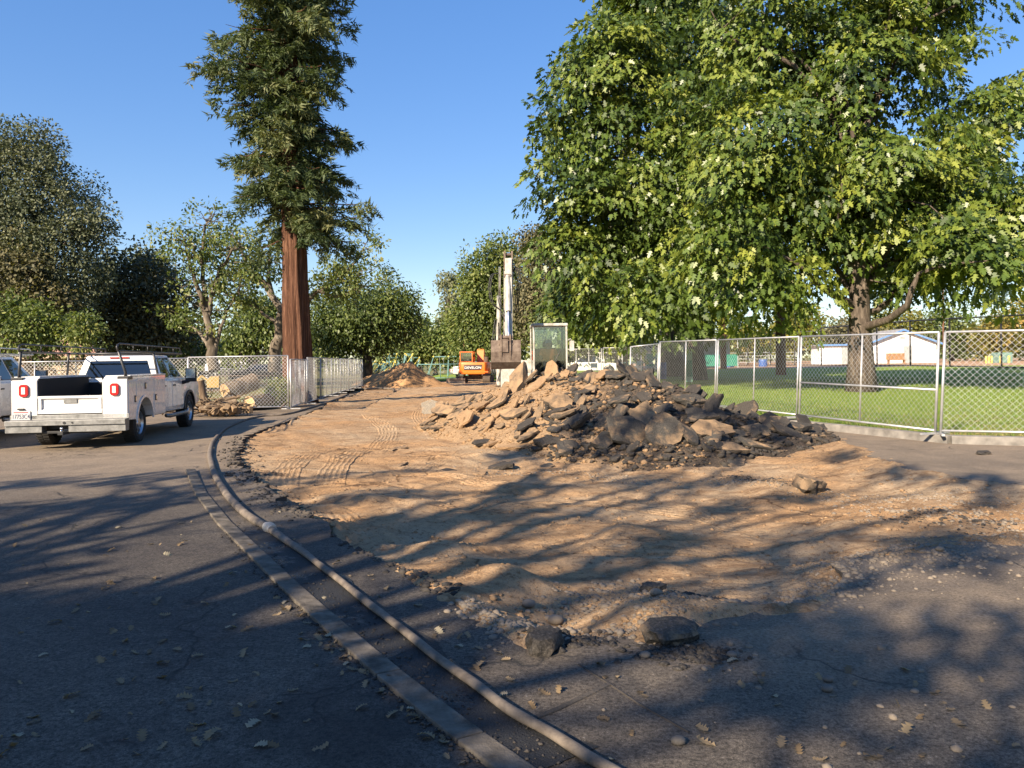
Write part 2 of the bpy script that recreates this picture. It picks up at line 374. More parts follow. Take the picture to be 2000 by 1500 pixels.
# pavement slab, with the broken edge round the excavation
out_l = jl[::-1]
outer = [Vector((-45, -14)), Vector((22, -14)), Vector((22, 31))]+[Vector((p.x, p.y)) for p in jr[::-1]]+[Vector((p.x, p.y)) for p in jf[::-1][1:]]+[Vector((p.x, p.y)) for p in jl[::-1][1:]]+[Vector((-8.5, 42)), Vector((-45, 42))]
def road_z(x, y): return -.14*max(0., min(1., (-x-3.6)/4.4))*float(sstep(7, 14, y))
from mathutils.geometry import delaunay_2d_cdt
extra = [Vector((gx_+random.uniform(-.1, .1), gy_+random.uniform(-.1, .1))) for gx_ in np.arange(-44, 21.5, 1.3) for gy_ in np.arange(-13.5, 41.5, 1.3)]
ov, oe_, of_, *_r = delaunay_2d_cdt(outer+extra, [(i, (i+1) % len(outer)) for i in range(len(outer))], [tuple(range(len(outer)))], 1, 1e-4)
mb = MB(); mb.add([(p.x, p.y, road_z(p.x, p.y)) for p in ov], [tuple(t) for t in of_])
edge = jl+jf[1:]+jr[1:]
mb2 = MB()
for a, b in zip(edge[:-1], edge[1:]): mb2.quad((a.x, a.y, road_z(a.x, a.y)), (b.x, b.y, road_z(b.x, b.y)), (b.x+random.uniform(-.02, .02), b.y+random.uniform(-.02, .02), -.32), (a.x, a.y, -.32))
for f in range(len(mb.f)):
    a, b, c = [Vector(mb.v[i]) for i in mb.f[f]]
    if (b-a).cross(c-a).z < 0: mb.f[f] = mb.f[f][::-1]
pav = mb.build('asphalt_road', GM['asphalt'], recalc=False, kind='structure', label='dusty grey asphalt road curving round the excavation')
mb2.build('broken_edge', GM['darkrubble'], pav, recalc=False)

# excavated ground (height field); it spills over the pavement at the near edge
def bumpf(x, y, p, r, h): return h*np.exp(-(((x-p[0])**2+(y-p[1])**2)/(r*r)))
BUMPS = [(G(985, 1125), .34, .13), (G(900, 1100), .3, .07), (G(1110, 1185), .40, -.10), (G(1230, 1165), .35, .07), (G(860, 1052), .33, .10), (G(1330, 1185), .4, .06), (G(1050, 1235), .4, .06),
         (G(1520, 1062), .7, -.10), (G(1700, 1010), .7, .07), (G(1900, 1000), .8, .09), (G(1250, 1010), .8, .06), (G(700, 960), .9, .05), (G(790, 1030), .5, -.07), (G(600, 880), .8, .06), (G(1500, 930), .6, .09), (G(950, 870), 1.2, .05)]
def dirt_h(x, y):
    sd = poly_sd(x, y, HOLE)
    spill = sstep(-2.2, -.6, x+.12*(y-6)) * (1-sstep(10.5+7*sstep(1, 4, x), 13+7*sstep(1, 4, x), y))
    und = .07*fbm(x*.55+3, y*.8, 4)+.05*fbm(x*1.9, y*3.2+x*.8, 3)*sstep(0, .8, np.abs(sd)+.3)
    nz = fbm(x*3.1, y*3.1, 4)
    inside = -.17+und+.02*nz
    toe = .10*np.exp(-np.maximum(sd, 0)/.28)*(1-spill)*(.6+.8*nz)
    ins2 = inside+toe+spill*.19*np.exp(-np.maximum(sd, 0)/.7)
    outs = np.where(spill > .02, (-.30+spill*(.318+.05*nz+.04*fbm(x*1.1+9, y*1.1, 2))+.03*fbm(x*8.3, y*8.3, 3)+sd*.26), -.30)
    w = sstep(-.04, .04, sd)
    z = ins2*w+outs*(1-w)
    for p, r, h in BUMPS: z = z+bumpf(x, y, p, r, h)*sstep(-.5, .1, sd)
    return z-.10*sstep(30, 55, y)
ys = np.concatenate([np.linspace(2.9, 9.5, 230), np.linspace(9.53, 17, 150)[1:], np.linspace(17, 75, 150)[1:]])
rows = []
NXG = 330
tt = np.linspace(0, 1, NXG)
gx = np.empty((len(ys), NXG)); gy = np.repeat(ys[:, None], NXG, 1)
for i, y in enumerate(ys):
    x0 = max(-12.5, -.52*y-.6); x1 = min(13.5, .72*y+1.2)
    gx[i] = x0+(x1-x0)*tt
gz = dirt_h(gx, gy)
V = np.stack([gx, gy, gz], -1).reshape(-1, 3)
idx = np.arange(len(ys)*NXG).reshape(len(ys), NXG)
F = np.stack([idx[:-1, :-1], idx[:-1, 1:], idx[1:, 1:], idx[1:, :-1]], -1).reshape(-1, 4)
np_mesh('excavated_ground', V, F, GM['dirt'], smooth=True, kind='structure', label='orange tan excavated dirt with wheel ruts')
def hz(x, y): return float(dirt_h(np.array([x], float), np.array([y], float))[0])
def top_z(x, y): return max(hz(x, y), road_z(x, y) if poly_sd(np.array([x], float), np.array([y], float), HOLE)[0] < 0 else -9)

# caterpillar / tyre marks pressed into the dirt
def track(pts, width, name='tyre_track'):
    P = [Vector(p) for p in pts]; n = 150; m = 30
    cs = []
    for i in range(n):
        t = i/(n-1)*(len(P)-1); k = min(int(t), len(P)-2); u = t-k
        p0, p1, p2, p3 = P[max(k-1, 0)], P[k], P[k+1], P[min(k+2, len(P)-1)]
        cs.append(.5*((2*p1)+(p2-p0)*u+(2*p0-5*p1+4*p2-p3)*u*u+(3*p1-p0-3*p2+p3)*u**3))
    X = np.empty((n, m)); Y = np.empty((n, m)); Rg = np.empty((n, m))
    for i in range(n):
        d = cs[min(i+1, n-1)]-cs[max(i-1, 0)]; nr = Vector((-d.y, d.x)).normalized()
        for j in range(m):
            w = (j/(m-1)-.5); X[i, j] = cs[i].x+nr.x*w*width; Y[i, j] = cs[i].y+nr.y*w*width
            Rg[i, j] = .010*math.sin(w*width*2*math.pi/.085)*(1 if abs(w) < .49 else 0)*min(1, 4*min(i, n-1-i)/n)
    Z = dirt_h(X, Y)+Rg+.004-.03*(np.abs(np.linspace(-.5, .5, m))[None, :] > .485)-.03*((np.arange(n) < 2) | (np.arange(n) > n-3))[:, None]
    id2 = np.arange(n*m).reshape(n, m)
    F2 = np.stack([id2[:-1, :-1], id2[:-1, 1:], id2[1:, 1:], id2[1:, :-1]], -1).reshape(-1, 4)
    np_mesh(name, np.stack([X, Y, Z], -1).reshape(-1, 3), F2, GM['dirt'], smooth=True, kind='structure', label='ridged tyre track pressed into the dirt')
g2 = lambda u, v: (G(u, v).x, G(u, v).y)
for pts, w in (([g2(545, 935), g2(560, 900), g2(610, 872), g2(690, 858)], .55), ([g2(640, 930), g2(655, 895), g2(700, 865), g2(800, 848)], .5),
               ([g2(790, 905), g2(850, 885), g2(900, 878), g2(935, 874)], .6), ([g2(650, 985), g2(700, 1020), g2(760, 1060)], .4), ([g2(1650, 1185), g2(1760, 1150), g2(1850, 1135)], .55), ([g2(900, 985), g2(1080, 960), g2(1300, 965), g2(1480, 1000)], .5), ([g2(760, 905), g2(900, 915), g2(1050, 940)], .45), ([g2(950, 1060), g2(1150, 1035), g2(1400, 1045), g2(1600, 1030)], .5), ([g2(720, 800), g2(760, 830), g2(720, 870)], .55), ([g2(850, 770), g2(820, 800), g2(860, 840)], .55), ([g2(1350, 1110), g2(1500, 1120), g2(1680, 1090)], .45)):
    track([(a, b) for a, b in pts], w)

# far ground, verge, lawn, ball field
mb = MB(); mb.quad((-2500, -1500, -.42), (2500, -1500, -.42), (2500, 3500, -.42), (-2500, 3500, -.42))
mb.build('ground', GM['earth'], recalc=False, kind='structure')
def grid(name, xs_fn, ys_, nx, zf, mat, **tags):
    gx = np.array([np.linspace(*xs_fn(y), nx) for y in ys_]); gy = np.repeat(np.array(ys_)[:, None], nx, 1)
    idx = np.arange(gx.size).reshape(gx.shape)
    F = np.stack([idx[:-1, :-1], idx[:-1, 1:], idx[1:, 1:], idx[1:, :-1]], -1).reshape(-1, 4)
    return np_mesh(name, np.stack([gx, gy, zf(gx, gy)], -1).reshape(-1, 3), F, mat, smooth=True, **tags)
def lawn_z(x, y): return .11+.0133*np.clip(np.asarray(y, float)-15, 0, 45)+.02*fbm(np.asarray(x)*.4, np.asarray(y)*.4, 2)
KERB = [(14.0, 10.9), (7.72, 13.55), (6.32, 17.25), (5.42, 20.6), (4.5, 24.2), (3.6, 32), (2.6, 46), (2.4, 62)]
def xk(y): return float(np.interp(y, [k[1] for k in KERB], [k[0] for k in KERB]))
ly = np.concatenate([np.linspace(10.9, 30, 60), np.linspace(30.5, 62, 40)])
grid('lawn', lambda y: (xk(y)+.07, 95), ly, 60, lawn_z, GM['lawn'], kind='structure', label='sunlit green park lawn behind the chain-link gate')
grid('ball_field', lambda y: (2.4, 160), np.linspace(62, 190, 12), 20, lambda x, y: .705+0*x, GM['clay'], kind='structure')
grid('verge', lambda y: (-60, min(-9.2, -7.7-.11*(y-26)) if y > 28.5 else -9.0), np.linspace(28.2, 78, 40), 40, lambda x, y: .012+.04*fbm(x*.5, y*.5, 3)-.10*sstep(30, 55, y), GM['earth'], kind='structure')
grid('far_lawn', lambda y: (-9.9, 2.6), np.linspace(72, 125, 12), 12, lambda x, y: -.2+0*x, GM['lawn'], kind='structure')

# kerb in front of the lawn: separate cast lengths
kerb = empty('lawn_kerb', (7.7, 13.5, 0), kind='structure', label='low concrete kerb along the lawn')
def ribbon(pts, prof, mb):
    """sweep a (side, up) profile along ground points"""
    P = [Vector((p[0], p[1], 0)) for p in pts]; n = len(prof); vs = []; fs = []
    for i, p in enumerate(P):
        d = (P[min(i+1, len(P)-1)]-P[max(i-1, 0)]).normalized(); s = Vector((d.y, -d.x, 0))
        vs += [p+s*a+Vector((0, 0, b)) for a, b in prof]
    for i in range(len(P)-1):
        for k in range(n): fs.append((i*n+k, i*n+(k+1) % n, (i+1)*n+(k+1) % n, (i+1)*n+k))
    fs += [tuple(range(n)), tuple(range((len(P)-1)*n, len(P)*n))[::-1]]
    return mb.add(vs, fs)
for a, b in zip(KERB[:-1], KERB[1:]):
    a, b = Vector(a), Vector(b); k = max(1, round((b-a).length/3.0))
    for i in range(k):
        p = a.lerp(b, i/k); q = a.lerp(b, (i+1)/k); e = (q-p).normalized()*.008
        mb = MB(); ribbon([p+e, q-e], [(-.09, -.05), (-.075, .14), (.075, .15), (.09, -.05)], mb)
        o = mb.build('kerb_length', GM['concrete'], bevel=.012); o.parent = kerb; o.matrix_parent_inverse = kerb.matrix_basis.inverted()

# flush concrete gutter strip on the near side, in cast lengths, with wet channel beside it
STRIP = [(372, 918), (392, 965), (430, 1022), (480, 1076), (545, 1140), (610, 1200), (680, 1262), (745, 1318), (815, 1375), (905, 1444), (1010, 1520)]
sp = [G(u+14*min(1, max(0, (v-960)/120)), v) for u, v in STRIP]
strip = empty('gutter_kerb', sp[4], kind='structure', label='narrow flush concrete kerb strip beside the hose')
strip_in = strip.matrix_basis.copy(); strip_in = Matrix.Translation(sp[4]).inverted()
segs = [(0, 2), (2, 5), (5, 7), (7, 9), (9, 10)]
for i0, i1 in segs:
    pts = []
    for i in range(i0, i1):
        for t in (0, .33, .66): pts.append(sp[i].lerp(sp[i+1], t))
    pts.append(sp[i1]); d0 = (pts[1]-pts[0]).normalized(); pts[0] = pts[0]+d0*.004; pts[-1] = pts[-1]-(pts[-1]-pts[-2]).normalized()*.004
    mb = MB(); w = .07; ribbon(pts, [(-w, -.05), (-w*.97, .014), (w*.95, .022), (w, -.05)], mb)
    o = mb.build('kerb_length', GM['oldconcrete'], bevel=.008); o.parent = strip; o.matrix_parent_inverse = strip_in
HOSE = [(1215, 1530), (1165, 1500), (1085, 1450), (1000, 1400), (925, 1345), (850, 1290), (775, 1230), (700, 1170), (640, 1122), (600, 1090), (560, 1062), (530, 1040), (497, 1020), (470, 1000), (445, 972), (430, 950), (417, 922), (412, 900), (410, 880), (414, 862), (423, 847), (437, 832), (455, 822), (480, 813), (512, 806), (560, 803), (600, 793), (640, 781), (680, 766)]
hp = [G(u, v) for u, v in HOSE]
mb = MB()
L = []
for i in range(14):
    a = hp[min(i+1, len(hp)-1)]; L.append(a)
strip_poly = []
for i in range(len(sp)-4, 0, -1): pass
wetl, wetr = [], []
for k in range(26):
    t = k/25*7.6; i = int(t); u = t-i; q = sp[::-1][i].lerp(sp[::-1][i+1], u)
    wetl.append(q)
hose_line = hp
def nearest_on(pl, q):
    best = None
    for a, b in zip(pl[:-1], pl[1:]):
        d = b-a; s = max(0, min(1, (q-a).dot(d)/max(d.dot(d), 1e-9))); c = a+d*s
        if best is None or (c-q).length < (best-q).length: best = c
    return best
for q in wetl:
    h = nearest_on(hose_line, q); d = (h-q)
    wetr.append(h+d.normalized()*(.04+.03*math.sin(q.y*5)+random.uniform(0, .05)))
vs = []
for q, r_ in zip(wetl, wetr): vs += [(q.x, q.y, .005), (r_.x, r_.y, .005)]
mb.add(vs, [(2*i, 2*i+1, 2*i+3, 2*i+2) for i in range(len(wetl)-1)])
mb.build('gutter', GM['wet'], recalc=False, kind='structure', label='dark wet gutter channel under the hose')
# slab joint in the apron, packed with grit
mb = MB()
jp = [G(1042, 1404), G(1090, 1385), G(1140, 1361), G(1190, 1336)]
ribbon(jp, [(-.016, .0), (-.014, .005), (.014, .006), (.016, .0)], mb)
jp = [G(1130, 1298), G(1190, 1336), G(1250, 1376), G(1345, 1430)]
ribbon(jp, [(-.006, .0), (-.005, .005), (.005, .006), (.006, .0)], mb)
mb.build('pavement_joint', GM['darkrubble'], kind='structure')
# ================================================================== TREES
LOBED = np.array([(0, -.05), (.34, .08), (.14, .26), (.50, .46), (.15, .52), (.22, .78), (0, 1.08), (-.22, .78), (-.15, .52), (-.50, .46), (-.14, .26), (-.34, .08)])
LOBED = LOBED*np.array([.95, 1.0])
OAKLEAF = np.array([(0, 0), (.26, .35), (.20, .75), (0, 1.0), (-.20, .75), (-.26, .35)])
RHOMB = np.array([(0, 0), (.34, .45), (0, 1.0), (-.34, .45)])
NEEDLE = np.array([(-.10, 0), (.10, 0), (.0, 1.0)])
def unit(a): return a/np.maximum(np.linalg.norm(a, axis=-1, keepdims=True), 1e-9)
def leaf_cloud(c, axis, nrm, size, tmpl, fold=.18):
    """one polygon per leaf; c, axis, nrm (n,3)"""
    n, k = len(c), len(tmpl)
    a = unit(axis); b = unit(np.cross(nrm, a)); w = np.cross(a, b)
    s = size[:, None, None]
    V = c[:, None, :]+s*(tmpl[None, :, 1:2]*a[:, None, :]+tmpl[None, :, 0:1]*b[:, None, :]-(np.abs(tmpl[None, :, 0:1])*fold+tmpl[None, :, 1:2]**2*fold*.6)*w[:, None, :])
    return V.reshape(-1, 3), np.arange(n*k).reshape(n, k)
def crown(name, parent, mat, blobs, nclump, nleaf, rc, lsize, tmpl, rng, droop=.5, shell=.6, flat=.55, tint=(.5, .18), outw=.8, origin=None, upn=.8, coh=0.):
    """leaf clumps spread through the crown's lobes; each clump a tilted spray of leaves"""
    C = []; O = []; ws = np.array([b[3]*b[4]*b[5] for b in blobs])**(2/3); ws = ws/ws.sum()
    for b, w in zip(blobs, ws):
        m = max(1, int(nclump*w)); d = unit(rng.normal(size=(m, 3))); r = (shell+(1-shell)*rng.random((m, 1)))*np.where(rng.random((m, 1)) < .78, 1, rng.random((m, 1))**.5)
        r = r*(1+.16*rng.normal(size=(m, 1)))
        C.append(np.array(b[:3])+d*r*np.array(b[3:6])); O.append(d)
    C = np.concatenate(C); O = np.concatenate(O); n = len(C)
    rcs = rc*(.6+.8*rng.random(n))
    cn = unit(O*outw+np.array([0, 0, upn])+.5*rng.normal(size=(n, 3)))        # clump disc normal
    cnt = np.maximum(3, (nleaf*(rcs/rc)**2).astype(int)); id_ = np.repeat(np.arange(n), cnt); N = len(id_)
    off = rng.normal(size=(N, 3)); off = off/np.maximum(1, np.linalg.norm(off, axis=1, keepdims=True)/1.6)*.62
    k = (off*cn[id_]).sum(1, keepdims=True); off = off-k*cn[id_]*(1-flat)
    rad = np.linalg.norm(off, axis=1, keepdims=True)
    P = C[id_]+off*rcs[id_][:, None]; P[:, 2] -= (rad[:, 0]**2)*rcs[id_]*(.30+.25*coh)*droop
    ax = unit(off+O[id_]*.35+np.array([0, 0, -droop])+(.55-.25*coh)*rng.normal(size=(N, 3)))
    nr = unit(cn[id_]+(.55-.18*coh)*rng.normal(size=(N, 3)))
    V, F = leaf_cloud(P, ax, nr, lsize*(.65+.7*rng.random(N)), tmpl)
    ct = np.clip(tint[0]+tint[1]*rng.normal(size=n), 0, 1); lt = np.clip(ct[id_]+.12*rng.normal(size=N), 0, 1)
    o = np_mesh(name, V, F, mat, parent, tint=np.repeat(lt, len(tmpl)))
    return o, C
def limb(p0, p1, r0, r1, rng, n=7, wob=.08, sag=0.):
    p0, p1 = Vector(p0), Vector(p1); L = (p1-p0).length; pts = []; rad = []
    k = Vector(rng.normal(size=3))*L*wob; k2 = Vector(rng.normal(size=3))*L*wob*.6
    for i in range(n):
        t = i/(n-1); pts.append(p0.lerp(p1, t)+k*math.sin(math.pi*t)+k2*math.sin(2*math.pi*t)+Vector((0, 0, sag*L*math.sin(math.pi*t)))); rad.append(r0*(1-t)**.8+r1*(1-(1-t)**.8))
    return pts, rad
def tree(name, label, base, th, tr, blobs, bark, leaf, nclump, nleaf, rc, lsize, tmpl=RHOMB, seed=1, group=None, nlimb=10, lean=(0, 0), trunk_to=None, droop=.5, tint=(.5, .18), shell=.6, flat=.55, sides=10, flare=1.5, fork=None, cat='tree', upn=.8, outw=.8, coh=0.):
    rng = np.random.default_rng(seed)
    root = empty(name, base, label=label, cat=cat, group=group)
    B = Vector(base); bl = [(b[0]-B.x, b[1]-B.y, b[2]-B.z, *b[3:]) for b in blobs]
    o, C = crown('crown', root, leaf, bl, nclump, nleaf, rc, lsize, tmpl, rng, droop=droop, tint=tint, shell=shell, flat=flat, upn=upn, outw=outw, coh=coh)
    mb = MB(); topz = trunk_to or th
    pts = []; rad = []
    for i in range(9):
        t = i/8; z = topz*t
        pts.append(Vector((lean[0]*t*t+.06*tr*math.sin(5*t+seed), lean[1]*t*t, z-.1*(i == 0)))); rad.append(tr*(1-.45*t)*(1+(flare-1)*math.exp(-t*9)))
    mb.tube(pts, rad, sides); top = pts[-1]
    tips = C[rng.choice(len(C), min(nlimb, len(C)), replace=False)]
    starts = []
    for q in tips:
        q = Vector(q); zt = min(max(q.z*.55, th*.55), topz); i = zt/topz; s = Vector((lean[0]*i*i, lean[1]*i*i, zt))
        p, r_ = limb(s, q, tr*.42*(1-.4*i), .02, rng, 7, .07, .04); mb.tube(p, r_, 6, caps=False); starts.append((p, r_))
    for p, r_ in starts:                                  # twigs
        for _ in range(3):
            i = rng.integers(3, 6); q = C[rng.integers(len(C))]; d = Vector(q)-p[i]
            if d.length < 4.5: mb.tube(*limb(p[i], Vector(q), r_[i]*.6, .012, rng, 5, .08), 5, caps=False)
    mb.build('trunk', bark, root, smooth=True, recalc=False)
    return root

BK = dict(
    maple=bark_mat('maple_bark', (.095, .075, .06), (.24, .195, .155), (11, 11, 2.2)),
    oak=bark_mat('oak_bark', (.07, .058, .048), (.17, .145, .12), (10, 10, 2)),
    syc=bark_mat('sycamore_bark', (.13, .105, .08), (.36, .31, .25), (3, 3, 1)),
    red=bark_mat('redwood_bark', (.12, .056, .034), (.36, .19, .115), (24, 24, .7), 1., .09))
LF = dict(
    maple=leaf_mat('maple_leaf', [(0, (.028, .052, .010)), (.5, (.088, .135, .022)), (1, (.24, .27, .045))], .42, .22, .5),
    redw=leaf_mat('redwood_needle', [(0, (.036, .058, .022)), (.5, (.085, .115, .045)), (1, (.18, .18, .07))], .6, .22, .3),
    live=leaf_mat('live_oak_leaf', [(0, (.05, .062, .034)), (.5, (.108, .126, .070)), (1, (.20, .205, .12))], .6, .18, .25),
    brown=leaf_mat('browning_leaf', [(0, (.06, .06, .028)), (.5, (.13, .122, .06)), (1, (.22, .19, .10))], .6, .25, .3),
    mid=leaf_mat('park_leaf', [(0, (.042, .065, .018)), (.5, (.111, .150, .036)), (1, (.221, .240, .065))], .5, .3, .4),
    pale=leaf_mat('pale_leaf', [(0, (.078, .091, .046)), (.5, (.156, .169, .085)), (1, (.260, .260, .130))], .55, .3, .35),
    syc=leaf_mat('sycamore_leaf', [(0, (.060, .090, .024)), (.5, (.132, .174, .048)), (1, (.276, .264, .084))], .5, .35, .4),
    yellow=leaf_mat('yellowing_leaf', [(0, (.07, .09, .018)), (.5, (.17, .18, .03)), (1, (.30, .22, .045))], .5, .35, .4),
    rust=leaf_mat('rusty_leaf', [(0, (.11, .12, .025)), (.5, (.20, .19, .04)), (1, (.32, .21, .06))], .5, .35, .4),
    dark=leaf_mat('dark_leaf', [(0, (.035, .038, .017)), (.5, (.085, .085, .04)), (1, (.18, .16, .08))], .55, .18, .35))
def blob(u, v, Y, ru, rv, ry=None):
    """crown lobe surveyed from the photo: centre, half width and height in photo pixels, at a distance of Y metres"""
    p = A(u, v, Y); k = Y/FOC
    return (p.x, p.y, p.z, ru*k, ry or ru*k*.9, rv*k)
def gpt(u, Y, z=0.):
    p = A(u, 700, Y); return (p.x, Y, z)

# ---- the two big shade trees on the lawn
T1 = gpt(1681, 28, float(lawn_z(12.7, 28)))
bl = [blob(1700, 330, 28, 190, 190), blob(1560, 400, 27.5, 150, 110), blob(1840, 420, 27, 170, 140), blob(1480, 280, 27.5, 150, 160), blob(1930, 250, 29, 150, 160), blob(1650, 120, 29, 200, 170), blob(1880, 500, 25.5, 120, 75), blob(1500, 560, 28, 130, 70), blob(1780, -20, 30, 170, 110), blob(1990, 470, 27, 110, 110), blob(1480, 60, 30, 150, 140), blob(1760, 520, 31, 120, 60), blob(1450, 470, 27, 100, 80)]
tree('shade_tree', 'big leafy shade tree with thick forked trunk behind the gate', T1, 3.5, .41, bl, BK['maple'], LF['maple'], 560, 104, 1.0, .225, LOBED, 21, nlimb=30, trunk_to=9, droop=.75, coh=.5, tint=(.48, .24), flat=.2, sides=18, flare=1.45, shell=.5, upn=1.1, outw=1.0)
T2 = gpt(1357, 40, float(lawn_z(9.5, 40)))
bl = [blob(1250, 300, 37, 190, 190), blob(1130, 390, 35, 100, 130), blob(1340, 470, 36, 170, 130), blob(1180, 130, 37, 130, 130), blob(1340, 110, 40, 170, 150), blob(1150, 510, 36, 90, 80), blob(1280, 560, 33, 150, 65), blob(1420, 380, 40, 140, 150), blob(1090, 240, 36, 60, 80), blob(1300, -30, 40, 150, 90), blob(1420, 560, 36, 120, 70), blob(1200, 600, 37, 90, 50), blob(1110, 590, 38, 60, 50)]
tree('shade_tree', 'broad leafy tree with its slimmer dark trunk left of the forked one', T2, 4.5, .46, bl, BK['maple'], LF['maple'], 600, 104, 1.2, .26, LOBED, 22, nlimb=26, trunk_to=11, droop=.75, coh=.5, tint=(.46, .24), flat=.2, sides=16, flare=1.5, shell=.5, upn=1.1, outw=1.0)
# heavy grey trunk behind them, its top lost in the leaves
T3 = gpt(1313, 46, float(lawn_z(9.5, 46)))
tree('old_tree', 'stout grey trunk rising into the leaves between dugout and slim tree', T3, 5, .62, [blob(1310, 420, 47, 150, 150), blob(1250, 500, 47, 110, 90)], BK['oak'], LF['dark'], 380, 40, 1.3, .30, OAKLEAF, 23, nlimb=8, trunk_to=9, sides=16, flare=1.45)

# ---- redwood beside the fence
def redwood():
    rng = np.random.default_rng(5); base = Vector((-9.0, 32.3, -.1)); H = 27.
    root = empty('redwood_tree', base, label='tall redwood with bare reddish trunk standing behind the fence', cat='tree')
    def ctr(z): return Vector((-.012*z-.00045*z*z*.6, 0, z))
    mb = MB(); S = 44; rings = 70; vs = []; fs = []
    ph = rng.random(S)*6.28
    for i in range(rings):
        z = -.1+(H*.93)*(i/(rings-1))**1.25; r = .55*(1-z/H)**.75*(1+.28*math.exp(-max(z, 0)/.7)); c = ctr(z)
        for k in range(S):
            a = 2*math.pi*k/S; tw = a+.05*z
            f = .085*math.sin(13*tw+.8*math.sin(z*.5))+.05*math.sin(7*tw+z*.35)+.05*mnoise.noise(Vector((math.cos(tw)*3.5, math.sin(tw)*3.5, z*.55)))+.06*(abs(math.sin(9.5*tw+mnoise.noise(Vector((0, k*.3, z*.4)))*1.2))**.5-.6)
            rr = r*(1+1.5*f); vs.append((c.x+math.cos(a)*rr, c.y+math.sin(a)*rr, z))
    for i in range(rings-1):
        for k in range(S): k2 = (k+1) % S; fs.append((i*S+k, i*S+k2, (i+1)*S+k2, (i+1)*S+k))
    mb.add(vs, fs)
    P = []; AX = []; TI = []
    br = MB()
    # crown half-width by height, uneven like the photo's
    hw = lambda z, a: np.interp(z, [4.6, 6, 8, 10, 12, 14, 16, 20, 26], [2.0, 2.8, 3.0, 3.1, 2.9, 3.1, 3.3, 2.8, .5])*.70*(1+.34*math.sin(3*a+z*1.1)+.22*math.sin(5*a-z*1.9))
    nb = 235
    for b in range(nb):
        z = 7.2+(H-8.2)*(b/nb)**.92+rng.normal()*.15; a = rng.random()*6.283; L = max(.8, hw(z, a)*(.75+.4*rng.random()))
        if z < 6.3 and math.cos(a) < -.2 and False: continue
        d = Vector((math.cos(a), math.sin(a), 0)); s = ctr(z); rise = rng.normal()*.12+.05
        pts = []
        for i in range(7):
            t = i/6; pts.append(s+d*L*t+Vector((0, 0, L*(rise*t-.42*t*t+.22*t**4))))
        br.tube(pts, [.055*(1-.85*i/6)*(1.15-.5*z/H) for i in range(7)], 5, caps=False)
        bt = np.clip(.48+.17*rng.normal(), 0, 1)
        for k in range(int(9+L*6.5)):                     # hanging sprays along the branch
            t = .06+.94*rng.random()**.9; i = min(5, int(t*6)); q = pts[i].lerp(pts[i+1], t*6-i)
            sd = Vector((-d.y, d.x, 0))*(rng.normal()*.42)*(.35+.5*(1-abs(t-.6)))
            q = q+sd+Vector((0, 0, -.04-.28*abs(rng.normal()))); dirn = (d*.6+sd*.9+Vector((rng.normal()*.3, rng.normal()*.3, -.45+rng.normal()*.25))).normalized()
            ln = .35+.35*rng.random(); m = 26
            tt = rng.random(m); side = rng.choice([-1, 1], m)
            perp = dirn.cross(Vector((rng.normal(), rng.normal(), 1.2))).normalized()
            base_ = np.array(q)[None]+np.array(dirn)[None]*(tt*ln)[:, None]+.05*rng.normal(size=(m, 3))
            ax = np.array(dirn)[None]*.75+np.array(perp)[None]*side[:, None]*.8+.28*rng.normal(size=(m, 3))
            P.append(base_); AX.append(ax); TI.append(np.clip(bt+.15*rng.normal(size=m), 0, 1))
    P = np.concatenate(P); AX = np.concatenate(AX); TI = np.concatenate(TI); n = len(P)
    V, F = leaf_cloud(P, AX, rng.normal(size=(n, 3))+np.array([0, 0, .9]), .26*(.6+.8*rng.random(n)), np.array([(-.13, .0), (.13, .15), (0, 1.0)]), .0)
    np_mesh('crown', V, F, LF['redw'], root, tint=np.repeat(TI, 3))
    t = mb.build('trunk', BK['red'], root, smooth=True, recalc=False)
    br.build('branch', BK['red'], t, smooth=True, recalc=False)
redwood()

# ---- trees beyond the truck and fences
def far(name, label, u, Y, tr, th, lobes, bark, leaf, nclump=260, nleaf=26, rc=1.1, ls=.30, seed=1, z=-.2, group='park trees in the distance', **k):
    return tree(name, label, gpt(u, Y, z), th, tr, [blob(*b[:2], b[2] if len(b) > 4 else Y, *b[-2:]) for b in lobes], BK[bark], LF[leaf], nclump, nleaf, rc, ls, k.pop('tmpl', RHOMB), seed, group, **k)
far('live_oak', 'tallest grey-green live oak at the photo\'s edge above the white trucks', 60, 46, .5, 4, [(60, 420, 120, 130), (130, 510, 95, 110), (0, 360, 110, 120), (-60, 520, 150, 150), (60, 300, 60, 60), (190, 430, 35, 30), (40, 590, 140, 70)], 'oak', 'live', 1250, 62, .75, .175, 31, nlimb=22, droop=.3, tmpl=OAKLEAF, shell=.7)
far('live_oak', 'browning oak crown low in front of the grey-green live oak', 20, 43, .3, 3, [(20, 530, 60, 50), (60, 590, 70, 40)], 'oak', 'brown', 120, 40, .9, .22, 32, tmpl=OAKLEAF)
far('park_tree', 'leafy green tree above the restroom roof', 80, 40, .2, 2.2, [(60, 635, 75, 45), (10, 620, 50, 50), (110, 660, 40, 30)], 'oak', 'mid', 160, 38, .8, .2, 33, nlimb=7, tmpl=OAKLEAF)
far('park_tree', 'small bright tree between truck rack and dark oak', 165, 38, .09, 1.5, [(163, 645, 30, 38)], 'oak', 'syc', 42, 34, .55, .17, 34, nlimb=5, tmpl=OAKLEAF)
far('dark_oak', 'dark shaded oak mass behind the crew cab roof', 290, 52, .5, 4, [(280, 580, 95, 90), (330, 600, 60, 60), (240, 630, 80, 60), (300, 655, 90, 35), (200, 560, 60, 70)], 'oak', 'dark', 480, 40, 1.1, .26, 35, tmpl=OAKLEAF, nlimb=14)
